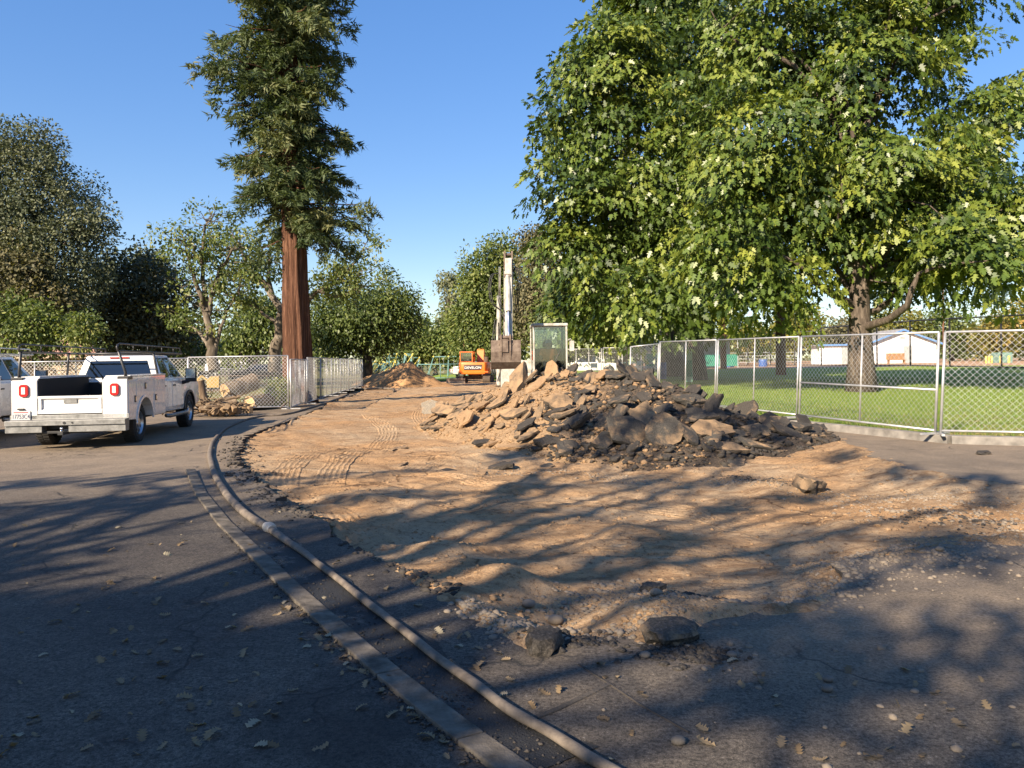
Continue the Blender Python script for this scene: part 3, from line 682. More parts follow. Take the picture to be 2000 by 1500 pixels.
far('eucalyptus', 'pale tree top showing above the dark oak', 290, 75, .3, 8, [(288, 505, 28, 28), (310, 530, 35, 25)], 'syc', 'pale', 60, 30, 1.0, .3, 36)
far('park_tree', 'low sunlit bush tree below the dark oak by the mirror', 340, 60, .2, 1.5, [(330, 655, 45, 30), (385, 665, 35, 28), (350, 690, 40, 14)], 'oak', 'mid', 110, 30, .9, .26, 37)
far('weeping_tree', 'feathery olive green tree left of the redwood trunk', 500, 72, .3, 3, [(480, 650, 50, 45), (540, 640, 55, 60), (510, 610, 50, 40), (450, 680, 40, 22)], 'oak', 'mid', 260, 34, 1.1, .3, 38, tint=(.42, .2), droop=1.2)
far('park_tree', 'distant bright hedge-like tree between mirror and sycamore', 400, 95, .2, 2, [(370, 690, 40, 14), (430, 685, 60, 18), (620, 690, 50, 18), (660, 660, 40, 40)], 'oak', 'mid', 150, 30, 1.2, .35, 39)
def sycamore(label, base_u, Y, seed, limbs_, z=-.1, tr=.32, nleaf=30, lsz=.2):
    """open tree: each limb drawn from the photo as a polyline of (u, v), leaf clumps along its outer half"""
    rng = np.random.default_rng(seed); base = Vector(gpt(base_u, Y, z))
    root = empty('sycamore_tree', base, label=label, cat='tree', group='open-crowned sycamores round the redwood')
    mb = MB(); blobs_ = []
    for w0, w1, pts in limbs_:
        P = [A(u, v, Y+rng.normal()*.5*(i > 1))-base for i, (u, v) in enumerate(pts)]
        Q = []; 
        for i in range(len(P)-1):
            for t in (0, .33, .66): Q.append(P[i].lerp(P[i+1], t)+Vector(rng.normal(size=3))*.05)
        Q.append(P[-1]); n = len(Q)
        mb.tube(Q, [w0+(w1-w0)*(i/(n-1))**.8 for i in range(n)], 8, caps=False)
        if w1 < .1:
            for i in range(n//3, n):
                for _ in range(3):
                    d = Vector(rng.normal(size=3)); d.z = abs(d.z)*.5-.1; q = Q[i]+d.normalized()*(.4+1.3*rng.random())
                    mb.tube(limb(Q[i], q, .03, .008, rng, 4, .1)[0], [.03, .022, .015, .008], 4, caps=False); blobs_.append((*q, .55, .55, .42))
    crown('crown', root, LF['syc'], blobs_, len(blobs_)*2, nleaf, .5, lsz, OAKLEAF, rng, droop=.6, tint=(.45, .22), shell=.3)
    mb.build('trunk', BK['syc'], root, smooth=True, recalc=False); return root
sycamore('slim open sycamore with pale limbs left of the redwood', 415, 44, 51, [(.34, .30, [(417, 722), (414, 680), (410, 655)]), (.27, .03, [(410, 655), (402, 610), (385, 560), (372, 520), (360, 470)]), (.2, .03, [(402, 610), (400, 560), (392, 510), (400, 440), (415, 425)]), (.18, .03, [(404, 615), (420, 560), (430, 525), (455, 490), (470, 480)]), (.16, .03, [(412, 680), (390, 650), (365, 630), (345, 620)]), (.14, .03, [(418, 690), (432, 640), (455, 590), (470, 560)]), (.1, .02, [(392, 510), (375, 480), (345, 470)])])
sycamore('wide half-bare sycamore behind the redwood with one long limb reaching to its right', 540, 50, 52, [(.42, .36, [(535, 725), (538, 690), (548, 640), (552, 610)]), (.26, .03, [(552, 610), (520, 560), (490, 530), (465, 480), (450, 450)]), (.2, .03, [(530, 575), (525, 530), (528, 480), (540, 450)]), (.26, .03, [(552, 610), (580, 600), (620, 570), (660, 550), (690, 520), (715, 475)]), (.12, .03, [(620, 570), (660, 580), (710, 560)]), (.16, .03, [(500, 540), (470, 545), (445, 520)]), (.14, .03, [(548, 640), (500, 600), (460, 590), (430, 560)]), (.12, .02, [(660, 550), (680, 550), (725, 530)])])
far('park_tree', 'dark rounded tree standing behind the far dirt mound', 717, 66, .55, 3, [(700, 610, 95, 55), (760, 595, 60, 55), (650, 640, 60, 40), (745, 650, 70, 35), (790, 620, 28, 45), (690, 660, 70, 30)], 'oak', 'mid', 620, 40, 1.0, .26, 61, tmpl=OAKLEAF, nlimb=12, tint=(.36, .2))
far('conifer', 'slim dark conifer tip in the sky gap behind the swing set', 822, 120, .3, 4, [(822, 655, 14, 40), (822, 640, 8, 30), (838, 668, 14, 22)], 'oak', 'mid', 120, 30, 1.1, .4, 62)
far('eucalyptus', 'tall pale wispy eucalyptus right of the sky gap', 880, 112, .4, 12, [(878, 560, 24, 40), (890, 610, 30, 45), (868, 620, 14, 20)], 'syc', 'pale', 120, 26, 1.3, .4, 63, droop=1.3, nlimb=12)
far('park_tree', 'olive bank of low trees behind the swing set', 850, 105, .3, 2, [(820, 680, 45, 28), (860, 670, 40, 35), (900, 680, 40, 35), (845, 640, 18, 20), (780, 690, 50, 16)], 'oak', 'mid', 260, 30, 1.4, .42, 64, tint=(.5, .2))
far('park_tree', 'full green tree rising behind the orange excavator', 950, 84, .5, 5, [(960, 560, 62, 90), (985, 500, 42, 45), (930, 620, 60, 60), (1000, 610, 60, 70), (960, 675, 80, 32), (925, 540, 25, 30)], 'oak', 'mid', 720, 36, 1.2, .33, 65, tmpl=OAKLEAF, nlimb=14, tint=(.55, .2))
far('cedar', 'brownish cedar between the excavator boom and the shade tree', 1055, 78, .5, 5, [(1060, 520, 45, 75), (1045, 600, 50, 60), (1085, 610, 45, 70), (1040, 470, 25, 30)], 'oak', 'brown', 460, 36, 1.1, .3, 66, tint=(.35, .2), droop=1.1)
far('park_tree', 'sunny green tree with low boughs behind the excavator cab', 1150, 62, .4, 3, [(1120, 610, 80, 60), (1190, 640, 80, 40), (1090, 660, 45, 35), (1180, 580, 70, 50)], 'oak', 'mid', 520, 38, 1.0, .26, 67, tmpl=OAKLEAF, tint=(.56, .2))
for i, (u, Y, lob, lf, lab) in enumerate([
        (1480, 120, [(1480, 660, 55, 30), (1450, 675, 40, 20)], 'yellow', 'yellow-green tree behind the ball field lights'),
        (1560, 112, [(1565, 635, 45, 45), (1540, 665, 30, 25)], 'yellow', 'yellowing tree right of the brown pole'),
        (1660, 108, [(1670, 650, 60, 28)], 'dark', 'dark low tree behind the shade tree trunk'),
        (1745, 118, [(1745, 635, 60, 40), (1790, 650, 40, 30)], 'yellow', 'yellow-green tree behind the white building roof'),
        (1860, 112, [(1850, 640, 50, 45), (1880, 665, 40, 30)], 'mid', 'green tree between thin pole and rusty tree'),
        (1940, 105, [(1935, 655, 40, 32), (1960, 640, 30, 30)], 'rust', 'rusty orange and yellow tree behind the tall black fence'),
        (2010, 110, [(2010, 620, 60, 60), (1985, 670, 40, 25)], 'yellow', 'yellow tree cut by the photo\'s edge behind the black fence'),
        (1390, 125, [(1390, 665, 60, 30), (1330, 660, 50, 30)], 'mid', 'green tree line behind the dugout')]):
    far('field_tree', lab, u, Y, .3, 2.5, lob, 'oak', lf, 130, 32, 1.3, .42, 70+i, z=.7, group='trees beyond the ball field')
far('dark_tree', 'deep green shaded tree behind the parked pickup and brown pole', 1225, 66, .35, 3, [(1235, 660, 60, 38), (1190, 640, 50, 40), (1120, 690, 60, 16), (1270, 630, 50, 50)], 'oak', 'dark', 260, 34, 1.1, .3, 81, z=.5, group='park trees in the distance')
# continuous far tree belt that closes the view
rng = np.random.default_rng(99); bl = []
for u in range(-900, 2950, 45):
    Y = 170+30*rng.random(); bl.append(blob(u, 675-14*rng.random(), Y, 40, 36+18*rng.random(), 6))
o, _ = crown('far_woods', None, LF['mid'], bl, 2100, 22, 2.6, .8, RHOMB, rng, tint=(.4, .2)); tag(o, 'far belt of park trees along the horizon', 'woods', kind='stuff')

# ---- street trees standing behind the photographer; their shade falls across the near ground
def shade_blob(u, v, h, r, rz=None):
    """a lobe at height h whose shadow falls on the ground seen at (u, v)"""
    g = G(u, v); k = h/math.tan(SUN_EL); return (g.x-math.sin(SUN_AZ)*k, g.y-math.cos(SUN_AZ)*k, h, r, r, rz or r*.7)
# ================================================================== VEHICLES
VM = dict(
    white=pmat('white_paint', (.66, .65, .63), .28, var=.03, scale=2, spec=.5, coat=.6),
    dirtywhite=pmat('worn_white_paint', (.60, .59, .55), .45, var=.14, scale=6, bstr=.1, bscale=40),
    black=pmat('black_plastic', (.018, .018, .019), .55, var=.2),
    liner=pmat('bed_liner', (.012, .012, .013), .8, var=.3, bstr=.4, bscale=120),
    blacktube=pmat('black_tube', (.03, .03, .032), .4, var=.2),
    rubber=pmat('tyre_rubber', (.022, .021, .02), .85, var=.35, scale=14, bstr=.6, bscale=70, bdist=.01),
    alloy=pmat('alloy_wheel', (.48, .48, .49), .32, metal=.9, var=.1),
    galv=pmat('galvanised_steel', (.24, .24, .235), .5, metal=.75, var=.25, scale=9, bstr=.15, bscale=60),
    chrome=pmat('chrome', (.7, .7, .7), .12, metal=1, var=.03),
    red=pmat('red_lens', (.42, .015, .015), .2, var=.1),
    lens=pmat('clear_lens', (.75, .62, .58), .2, var=.05),
    glass=glass_mat('window_glass', (.16, .19, .20), .10), cabglass=glass_mat('cab_glass', (.92, .95, .94), .06),
    plate=pmat('plate_white', (.50, .50, .49), .4, var=.03), ink=pmat('plate_ink', (.02, .03, .09), .5, var=.1), platered=pmat('plate_red', (.55, .05, .05), .5, var=.1),
    wood=pmat('raw_timber', (.50, .33, .15), .7, scale=8, var=.2), seat=pmat('seat_cloth', (.05, .05, .055), .9),
    orange=pmat('orange_paint', (.78, .16, .015), .38, var=.08, scale=4, coat=.3), orangetxt=pmat('lettering_white', (.8, .8, .78), .5, var=.03),
    digger=pmat('grey_white_digger_paint', (.27, .25, .21), .55, scale=5.5, col2=(.50, .49, .45), bstr=.1, bscale=30),
    rust=pmat('worn_steel', (.09, .06, .045), .7, metal=.3, scale=7, col2=(.22, .17, .13), bstr=.4, bscale=50),
    track=pmat('track_steel', (.055, .045, .036), .85, metal=.1, scale=9, col2=(.14, .10, .07), bstr=.5, bscale=50),
    blade=pmat('dusty_blade_steel', (.30, .20, .13), .75, scale=5, col2=(.42, .31, .22), bstr=.2, bscale=30),
    redpaint=pmat('red_hitch_paint', (.40, .05, .03), .5, var=.3, scale=12), hosem=pmat('hydraulic_hose', (.02, .02, .02), .6),
    yellow=pmat('yellow_digger_paint', (.38, .25, .08), .45, scale=4, var=.2), silver=pmat('silver_car_paint', (.50, .52, .53), .3, metal=.5, var=.05, coat=.5))

def wheel(parent, x, y, r=.42, w=.29, side=1, rimmat='alloy'):
    o = empty('wheel', (x, y, r)); o.parent = parent
    mb = MB(); I = Matrix.Identity(3); h = w/2
    mb.lathe([(r*.60, -h*.8), (r*.70, -h), (r*.90, -h*.98), (r*.985, -h*.78), (r, -h*.55), (r, h*.55), (r*.985, h*.78), (r*.90, h*.98), (r*.70, h), (r*.60, h*.8), (r*.6, -h*.8)], I, 36)
    for k in range(36):                                      # tread blocks
        a = 2*math.pi*k/36
        for s, off in ((-1, 0), (1, .5)):
            aa = a+off*2*math.pi/36; M = Matrix.Rotation(aa, 3, 'X')
            mb.box(M @ Vector((s*h*.45, 0, r*1.0)), (h*.8, r*.10, r*.045), M)
    mb.build('tyre', VM['rubber'], o, smooth=35)
    mb = MB(); rr = r*.62; s = side
    mb.lathe([(rr, s*h*.82), (rr*.96, s*h*.86), (rr*.90, s*h*.70), (rr*.86, s*h*.50), (rr*.55, s*h*.60), (rr*.40, s*h*.66), (rr*.36, s*h*.78), (rr*.22, s*h*.80), (.001, s*h*.80)], I, 32)
    rim = mb.build('rim', VM[rimmat], o, smooth=40)
    mb = MB()
    for k in range(8):
        a = 2*math.pi*(k+.5)/8; M = Matrix.Rotation(a, 3, 'X'); c = M @ Vector((s*h*.585, 0, rr*.69))
        pts = [Vector((s*.004, math.cos(t)*rr*.11, math.sin(t)*rr*.155)) for t in [2*math.pi*i/10 for i in range(10)]]
        mb.add([c+M @ p for p in pts]+[c+M @ (p+Vector((-s*.03, 0, 0))) for p in pts], [tuple(range(10)), tuple(range(10, 20))]+[(i, (i+1) % 10, 10+(i+1) % 10, 10+i) for i in range(10)])
    mb.build('rim_opening', VM['black'], rim, kind='stuff')
    return o
def arch(cy, cz, r, n=12, a0=0., a1=math.pi): return [(cy+r*math.cos(a0+(a1-a0)*i/n), cz+r*math.sin(a0+(a1-a0)*i/n)) for i in range(n+1)]
def bx(name, lo, hi, mat, parent, bevel=.0, **k): return MB().b2(lo, hi).build(name, VM[mat] if isinstance(mat, str) else mat, parent, bevel=bevel, **k)

def service_truck(name, label, rackmat='blacktube', group=None, plate=True):
    t = empty(name, label=label, cat='truck', group=group); W = 1.0
    WB = 4.15; wheels = []
    for x, y in ((.86, 0), (-.86, 0), (.88, WB), (-.88, WB)): wheel(t, x, y, side=1 if x > 0 else -1)
    # cab and bonnet: side profile with wheel opening, then the glasshouse lofted on top
    prof = [(1.62, .62), (1.62, 1.33), (3.62, 1.34), (3.9, 1.345), (4.6, 1.31), (5.08, 1.24), (5.22, 1.12), (5.26, .62), (4.80, .56)]+arch(WB, .44, .52, 12, .25, math.pi-.25)+[(3.55, .52), (1.75, .54)]
    body = MB().prism(prof, 'x', -W, W).build('cab_body', VM['white'], t, bevel=.045, smooth=40)
    lo = [(-.96, 1.635, 1.31), (.96, 1.635, 1.31), (.98, 3.78, 1.31), (-.98, 3.78, 1.31)]; hi = [(-.76, 1.78, 1.93), (.76, 1.78, 1.93), (.74, 3.05, 1.94), (-.74, 3.05, 1.94)]
    mb = MB(); mb.add(lo+hi, [(3, 2, 1, 0), (4, 5, 6, 7), (0, 1, 5, 4), (1, 2, 6, 5), (2, 3, 7, 6), (3, 0, 4, 7)])
    roof = mb.build('cab_roof', VM['white'], t, bevel=.06, smooth=40)
    L = lambda a, b, k: Vector(a).lerp(Vector(b), k)
    def pane(nm, quad4, off, mat='glass', par=None):
        a, b, c, d = [Vector(q) for q in quad4]; nrm = (b-a).cross(d-a).normalized()
        if nrm.dot(Vector(off)) < 0: nrm = -nrm
        vs = [q+nrm*.012 for q in (a, b, c, d)]+[q-nrm*.02 for q in (a, b, c, d)]
        return MB().add(vs, [(0, 1, 2, 3), (7, 6, 5, 4), (0, 1, 5, 4), (1, 2, 6, 5), (2, 3, 7, 6), (3, 0, 4, 7)]).build(nm, VM[mat], par or t, bevel=.012)
    def on(face, u, v):                                   # bilinear point on a glasshouse face (bl, br, tl, tr)
        return L(L(face[0], face[1], u), L(face[2], face[3], u), v)
    rear = (lo[0], lo[1], hi[0], hi[1]); rt = (lo[1], lo[2], hi[1], hi[2]); lt = (lo[0], lo[3], hi[0], hi[3]); fr = (lo[3], lo[2], hi[3], hi[2])
    pane('rear_window', [on(rear, .09, .14), on(rear, .91, .14), on(rear, .90, .80), on(rear, .10, .80)], (0, -1, 0))
    pane('windscreen', [on(fr, .05, .06), on(fr, .95, .06), on(fr, .95, .92), on(fr, .05, .92)], (0, 1, .5))
    for f, s in ((rt, 1), (lt, -1)):
        pane('side_window', [on(f, .11, .10), on(f, .40, .10), on(f, .40, .90), on(f, .14, .90)], (s, 0, 0))
        pane('side_window', [on(f, .445, .10), on(f, .885, .10), on(f, .80, .90), on(f, .455, .90)], (s, 0, 0))
        for y0, y1 in ((1.66, 2.50), (2.51, 3.58)):        # doors, slightly proud
            d = bx('door', (s*(W-.02), y0+.012, .64), (s*(W+.006), y1-.012, 1.305), 'white', t, .012)
            bx('handle', (s*(W+.005), y0+.06, 1.16), (s*(W+.04), y0+.22, 1.195), 'black', d, .01)
        mb = MB(); mb.tube([(s*1.0, 3.42, 1.22), (s*1.16, 3.46, 1.26), (s*1.20, 3.46, 1.30)], [.05, .045, .04], 8)
        mm = mb.build('mirror', VM['black'], t, smooth=True)
        bx('mirror_case', (s*1.08, 3.42, 1.24), (s*1.36, 3.52, 1.60), 'black', mm, .03); bx('mirror_glass', (s*1.105, 3.412, 1.34), (s*1.335, 3.421, 1.575), 'chrome', mm)
        mb = MB(); mb.tube([(s*1.06, 1.75, .46), (s*1.10, 1.95, .44), (s*1.10, 3.4, .44), (s*1.06, 3.55, .46)], .05, 8); mb.build('step_bar', VM['galv'], t, smooth=True)
        ap = arch(WB, .44, .57, 14, .15, math.pi-.15); ip = arch(WB, .44, .515, 14, .15, math.pi-.15)[::-1]
        MB().prism(ap+ip, 'x', s*(W-.03), s*(W+.03)).build('arch_trim', VM['black'], t)
        bx('headlight', (s*.62, 5.18, .98), (s*.97, 5.25, 1.14), 'lens', t, .02)
    bx('grille', (-.62, 5.2, .70), (.62, 5.285, 1.1), 'black', t, .02)
    bx('brake_lamp', (-.22, 1.735, 1.865), (.22, 1.79, 1.895), 'red', roof)
    for s in (-1, 1):
        for y in (2.2, 2.95): st_ = MB().b2((s*.37, y, .9), (s*.71, y+.11, 1.61)).build('seat', VM['seat'], t, bevel=.03); bx('headrest', (s*.43, y+.01, 1.62), (s*.65, y+.09, 1.77), 'seat', st_, .02)
    bx('chassis', (-.45, -1.1, .40), (.45, 5.0, .58), 'black', t); bx('axle', (-.8, -.07, .35), (.8, .07, .49), 'black', t)
    mb = MB(); mb.tube([(.5, -.9, .42), (.5, -1.12, .40), (.62, -1.22, .38)], .04, 10); mb.build('exhaust', VM['rust'], t, smooth=True)
    # service body: side lockers, floor, tailgate
    for s in (-1, 1):
        pr = [(-1.16, .56), (-1.16, 1.40), (-1.02, 1.46), (1.55, 1.46), (1.55, .54), (.62, .54)]+arch(0, .44, .55, 12, .2, math.pi-.2)+[(-.60, .54)]
        lk = MB().prism(pr, 'x', s*.62, s*1.10).build('locker', VM['white'], t, bevel=.014)
        for y0, y1, z0, z1, hy, hzz, vert in ((-1.10, -.64, .60, 1.36, -.70, .98, 1), (-.60, .60, 1.02, 1.40, -.02, 1.24, 1), (.64, 1.50, .58, 1.40, .74, .95, 1)):
            d = bx('locker_door', (s*1.095, y0, z0), (s*1.112, y1, z1), 'white', lk, .006)
            bx('latch', (s*1.108, hy-.045, hzz-.07), (s*1.128, hy+.045, hzz+.07), 'black', d, .01); bx('latch_paddle', (s*1.12, hy-.025, hzz-.045), (s*1.133, hy+.02, hzz+.045), 'chrome', d)
        MB().b2((s*.63, -1.0, 1.46), (s*1.115, 1.54, 1.485)).build('locker_lid', VM['white'], lk, bevel=.008)
        ap = arch(0, .44, .60, 14, .12, math.pi-.12); ip = arch(0, .44, .545, 14, .12, math.pi-.12)[::-1]
        MB().prism(ap+ip, 'x', s*1.09, s*1.122).build('arch_trim', VM['white'], lk)
        oc = [(s*.86+a*.085, 1.20+b*.125) for a, b in ((-1, -.65), (-.6, -1), (.6, -1), (1, -.65), (1, .65), (.6, 1), (-.6, 1), (-1, .65))]
        tl = MB().prism(oc, 'y', -1.20, -1.155).build('tail_light', VM['red'], t, bevel=.008); bx('reverse_lens', (s*.86-.035, -1.207, 1.13), (s*.86+.035, -1.195, 1.27), 'lens', tl)
    bx('bed_floor', (-.62, -1.1, .66), (.62, 1.55, .70), 'liner', t); bx('bulkhead', (-.62, 1.5, .70), (.62, 1.55, 1.30), 'liner', t)
    for s in (-1, 1): bx('bed_liner', (s*.60, -1.12, .70), (s*.618, 1.5, 1.44), 'liner', t)
    tg = MB().prism([(-1.16, .72), (-1.16, .78), (-1.115, .82), (-1.115, 1.0), (-1.16, 1.035), (-1.16, 1.08), (-1.06, 1.085), (-1.06, .72)], 'x', -.612, .612).build('tailgate', VM['white'], t, bevel=.006)
    bx('handle', (-.13, -1.135, .93), (.13, -1.112, 1.03), 'galv', tg, .008)
    for s in (-1, 1): MB().b2((s*.60, -1.155, .78), (s*.545, -1.10, 1.03)).build('stile', VM['white'], tg, bevel=.005)
    bm_ = MB().prism([(-1.40, .50), (-1.40, .60), (-1.16, .615), (-1.16, .70), (-1.14, .70), (-1.14, .48)], 'x', -1.13, 1.13).build('bumper', VM['galv'], t, bevel=.006)
    for x0, x1 in ((-1.13, -.45), (.05, 1.13)): bx('bumper_step', (x0, -1.37, .36), (x1, -1.15, .495), 'galv', bm_, .006)
    for x in (-.02, .13):
        mb = MB(); mb.cyl((x, -1.41, .55), (x, -1.39, .55), .028 if x < 0 else .018, sides=12); mb.build('socket', VM['black'], bm_)
    hh = MB(); hh.b2((-.75, -1.30, .33), (.55, -1.22, .38)); hh.b2((-.06, -1.62, .32), (.04, -1.2, .38)); hitch = hh.build('hitch', VM['black'], t, bevel=.006)
    mb = MB(); mb.cyl((-.01, -1.56, .38), (-.01, -1.56, .42), .02); mb.lathe([(.001, -.03), (.02, -.024), (.03, 0), (.02, .024), (.001, .03)], Matrix.Translation((-.01, -1.56, .445)), 12); mb.build('tow_ball', VM['chrome'], hitch, smooth=True)
    if plate:
        pl = bx('number_plate', (-1.09, -1.185, .60), (-.74, -1.165, .79), 'plate', t, .006)
        Mx = Matrix.Translation((-.915, -1.188, .675)) @ Matrix.Rotation(R(90), 4, 'X')
        text_mesh('lettering', '17753C4', .125, VM['ink'], pl, Mx, .002, .72)
        bx('plate_stripe', (-1.05, -1.188, .755), (-.78, -1.183, .772), 'platered', pl); bx('plate_lamp', (-.98, -1.20, .81), (-.85, -1.16, .845), 'black', t, .01)
    # ladder rack
    rk = empty('ladder_rack'); rk.parent = t
    def tb(nm, pts, r=.024): return MB().tube(pts, r, 8).build(nm, VM[rackmat], rk, smooth=True)
    for s in (-1, 1):
        tb('rack_post', [(s*1.02, -1.0, 1.42), (s*1.02, -1.0, 1.55), (s*.93, -1.12, 1.98)], .030); tb('rack_post', [(s*1.0, 1.3, 1.46), (s*.93, 1.22, 1.98)], .027)
        tb('rack_rail', [(s*.93, -1.16, 2.12), (s*.93, -1.22, 2.07), (s*.93, -1.18, 2.0), (s*.93, -1.10, 1.985), (s*.93, 3.7, 1.99)], .022); tb('rack_rail', [(s*.93, -1.16, 2.12), (s*.93, -1.05, 2.145), (s*.93, 3.5, 2.13), (s*.93, 3.7, 1.99)], .016)
        for y in (-.2, .8, 1.9, 2.9): tb('rack_strut', [(s*.93, y, 1.99), (s*.93, y, 2.14)], .011)
        bx('rack_foot', (s*.90, -1.13, 1.40), (s*1.12, -.86, 1.47), rackmat, rk, .01)
    for y in (1.22, 2.4, 3.5): tb('rack_crossbar', [(-.93, y, 1.975), (.93, y, 1.975)], .02)
    return t
tr1 = service_truck('service_truck', 'white crew cab service truck with black ladder rack and open bed')
fw = Vector((-.64, 4.1, 0)).normalized(); ra = A(275, 862, 17.0)
hd = math.atan2(-fw.x, fw.y); rgt = Vector((fw.y, -fw.x, 0))
tr1.location = ra-rgt*1.0; tr1.location.z = -.135; tr1.rotation_euler = (0, 0, hd)
tr2 = service_truck('service_truck', 'second white service truck with white rack cut off by the photo\'s edge', 'white', plate=False)
tr2.location = tr1.location-rgt*3.45+fw*(-.35); tr2.rotation_euler = (0, 0, hd+R(1.5))
# boards lying in the open bed
mbw = empty('timber_boards', tr1.location, hd, label='pale loose timber boards lying in the truck bed', cat='boards')
for i, (x, y, z, a) in enumerate([(.25, -.2, .98, .04), (.40, -.1, .98, -.03), (.30, -.25, 1.02, .10)]):
    MB().box((0, 0, 0), (.13, 1.5, .035)).build('board', VM['wood'], mbw, bevel=.004).location = (x, y, z+.02)
    mbw.children[-1].rotation_euler = (0, 0, a)
tb_ = MB().b2((-.05, -.6, .70), (.58, .9, .955)).build('tool_box', VM['black'], None, bevel=.015, label='black flat tool chest in the truck bed under the boards', cat='tool box'); tb_.location = tr1.location; tb_.rotation_euler = (0, 0, hd)

# ---------------------------------------------------------------- tracked excavators
def undercarriage(t, L=2.3, gauge=1.75, w=.45, h=.62, blade_y=None, bladew=2.2, blademat='blade'):
    for s in (-1, 1):
        pts = []
        for i in range(32):
            a = 2*math.pi*i/32; pts.append((math.cos(a), math.sin(a)))
        r = h/2; ring = []
        for i in range(40):
            u = i/40
            if u < .25: a = -math.pi/2+math.pi*(u/.25); ring.append((L/2-r+r*math.cos(a), r+r*math.sin(a)))
            elif u < .5: k = (u-.25)/.25; ring.append((L/2-r-(L-2*r)*k, h))
            elif u < .75: a = math.pi/2+math.pi*((u-.5)/.25); ring.append((-L/2+r+r*math.cos(a), r+r*math.sin(a)))
            else: k = (u-.75)/.25; ring.append((-L/2+r+(L-2*r)*k, 0))
        x0 = s*gauge/2-w/2; mb = MB(); mb.prism(ring, 'x', x0, x0+w)
        for i in range(0, 40): 
            a, b = ring[i], ring[(i+1) % 40]; c = ((a[0]+b[0])/2, (a[1]+b[1])/2); ang = math.atan2(b[1]-a[1], b[0]-a[0])
            mb.box((x0+w/2, c[0], c[1]), (w+.02, .035, .05), Matrix.Rotation(ang, 3, 'X'))
        tk = mb.build('track', VM['track'], t)
        mb = MB()
        for y in np.linspace(-L/2+r, L/2-r, 5): mb.cyl((x0-.015, y, r), (x0+w+.015, y, r), r*.55, sides=14)
        mb.build('roller', VM['rust'], tk)
    bx('track_frame', (-gauge/2, -.4, .28), (gauge/2, .4, .62), 'rust', t); mb = MB(); mb.cyl((0, 0, .55), (0, 0, .78), .5, sides=20); mb.build('slew_ring', VM['rust'], t)
    if blade_y is not None:
        s = 1 if blade_y > 0 else -1
        prof = [(blade_y, .02), (blade_y+s*.07, .03), (blade_y+s*.02, .22), (blade_y+s*.06, .45), (blade_y, .47), (blade_y-s*.04, .22)]
        bl_ = MB().prism(prof, 'x', -bladew/2, bladew/2).build('dozer_blade', VM[blademat], t)
        mb = MB()
        for x in (-.45, .45): mb.tube([(x, blade_y, .25), (x, s*.6, .36)], .07, 6)
        mb.build('blade_arm', VM['track'], bl_)
def bar(mb, p, q, w, d0, d1):
    """box girder from p to q (in the y-z plane) of width w and depth d0..d1"""
    p, q = Vector(p), Vector(q); d = (q-p).normalized(); n = Vector((0, -d.z, d.y)); X = Vector((w/2, 0, 0))
    mb.add([p-X-n*d0, p+X-n*d0, p+X+n*d0, p-X+n*d0, q-X-n*d1, q+X-n*d1, q+X+n*d1, q-X+n*d1], [(3, 2, 1, 0), (4, 5, 6, 7), (0, 1, 5, 4), (1, 2, 6, 5), (2, 3, 7, 6), (3, 0, 4, 7)])
    return mb

# the white excavator faces the camera; local -y looks at us
ex = empty('white_excavator', (A(1036, 700, 24.6).x, 24.6, -.18), R(2), label='dusty grey-white excavator with raised bucket and glass cab behind the rubble', cat='excavator')
undercarriage(ex, 2.5, 1.75, .45, .62, None)
up = MB().prism([(-.75, -.75), (1.1, -.75), (1.1, .9), (.7, 1.3), (-.5, 1.3), (-.75, .9)], 'z', .78, 1.0).build('upper_deck', VM['digger'], ex, bevel=.03)
cw = MB().prism([(-.75, .75), (1.1, .75), (1.1, 1.0), (.75, 1.5), (-.5, 1.5), (-.75, 1.0)], 'z', .9, 1.75).build('engine_cover', VM['digger'], ex, bevel=.05)
bx('side_cover', (-.55, -.55, .98), (-.02, .36, 1.35), 'digger', ex, .03)
def cab(t, x0, x1, y0, y1, z0, z1, mat, gl='cabglass'):
    w = .055; c = empty('cab'); c.parent = t
    for x in (x0, x1):
        for y in (y0, y1): MB().b2((x-w if x == x1 else x, y-w if y == y1 else y, z0), (x if x == x1 else x+w, y if y == y1 else y+w, z1)).build('pillar', VM[mat], c, bevel=.012)
    MB().b2((x0-.02, y0-.04, z1), (x1+.02, y1+.02, z1+.09)).build('roof', VM[mat], c, bevel=.035)
    MB().b2((x0, y0, z0-.08), (x1, y1, z0+.04)).build('floor', VM[mat], c)
    mb = MB(); mb.b2((x0+w+.002, y0+.02, z0+.06), (x1-w-.002, y0+.03, z1-.02)); mb.build('windscreen', VM[gl], c)
    mb = MB(); mb.b2((x0+.02, y0+w+.002, z0+.42), (x0+.03, y1-w-.002, z1-.02)); mb.build('side_window', VM[gl], c)
    mb = MB(); mb.b2((x1-.03, y0+w+.002, z0+.42), (x1-.02, y1-w-.002, z1-.02)); mb.build('side_window', VM[gl], c)
    mb = MB(); mb.b2((x0+w+.002, y1-.03, z0+(z1-z0)*.62), (x1-w-.002, y1-.02, z1-.02)); mb.build('rear_window', VM[gl], c); MB().b2((x0+w+.002, y1-.05, z0+.04), (x1-w-.002, y1-.01, z0+(z1-z0)*.62)).build('rear_panel', VM['seat'], c)
    for x in (x0, x1-.035): MB().b2((x, y0+w+.002, z0+.04), (x+.035, y1-w-.002, z0+.42)).build('door_panel', VM[mat], c)
    return c
cb = cab(ex, .04, 1.12, -.72, .72, 1.02, 2.80, 'digger')
mb = MB(); mb.b2((.36, .10, 1.45), (.84, .60, 1.58)); mb.b2((.36, .54, 1.58), (.84, .68, 2.15)); mb.b2((.44, .56, 2.16), (.76, .66, 2.34)); mb.build('seat', VM['seat'], cb, bevel=.03)
mb = MB()
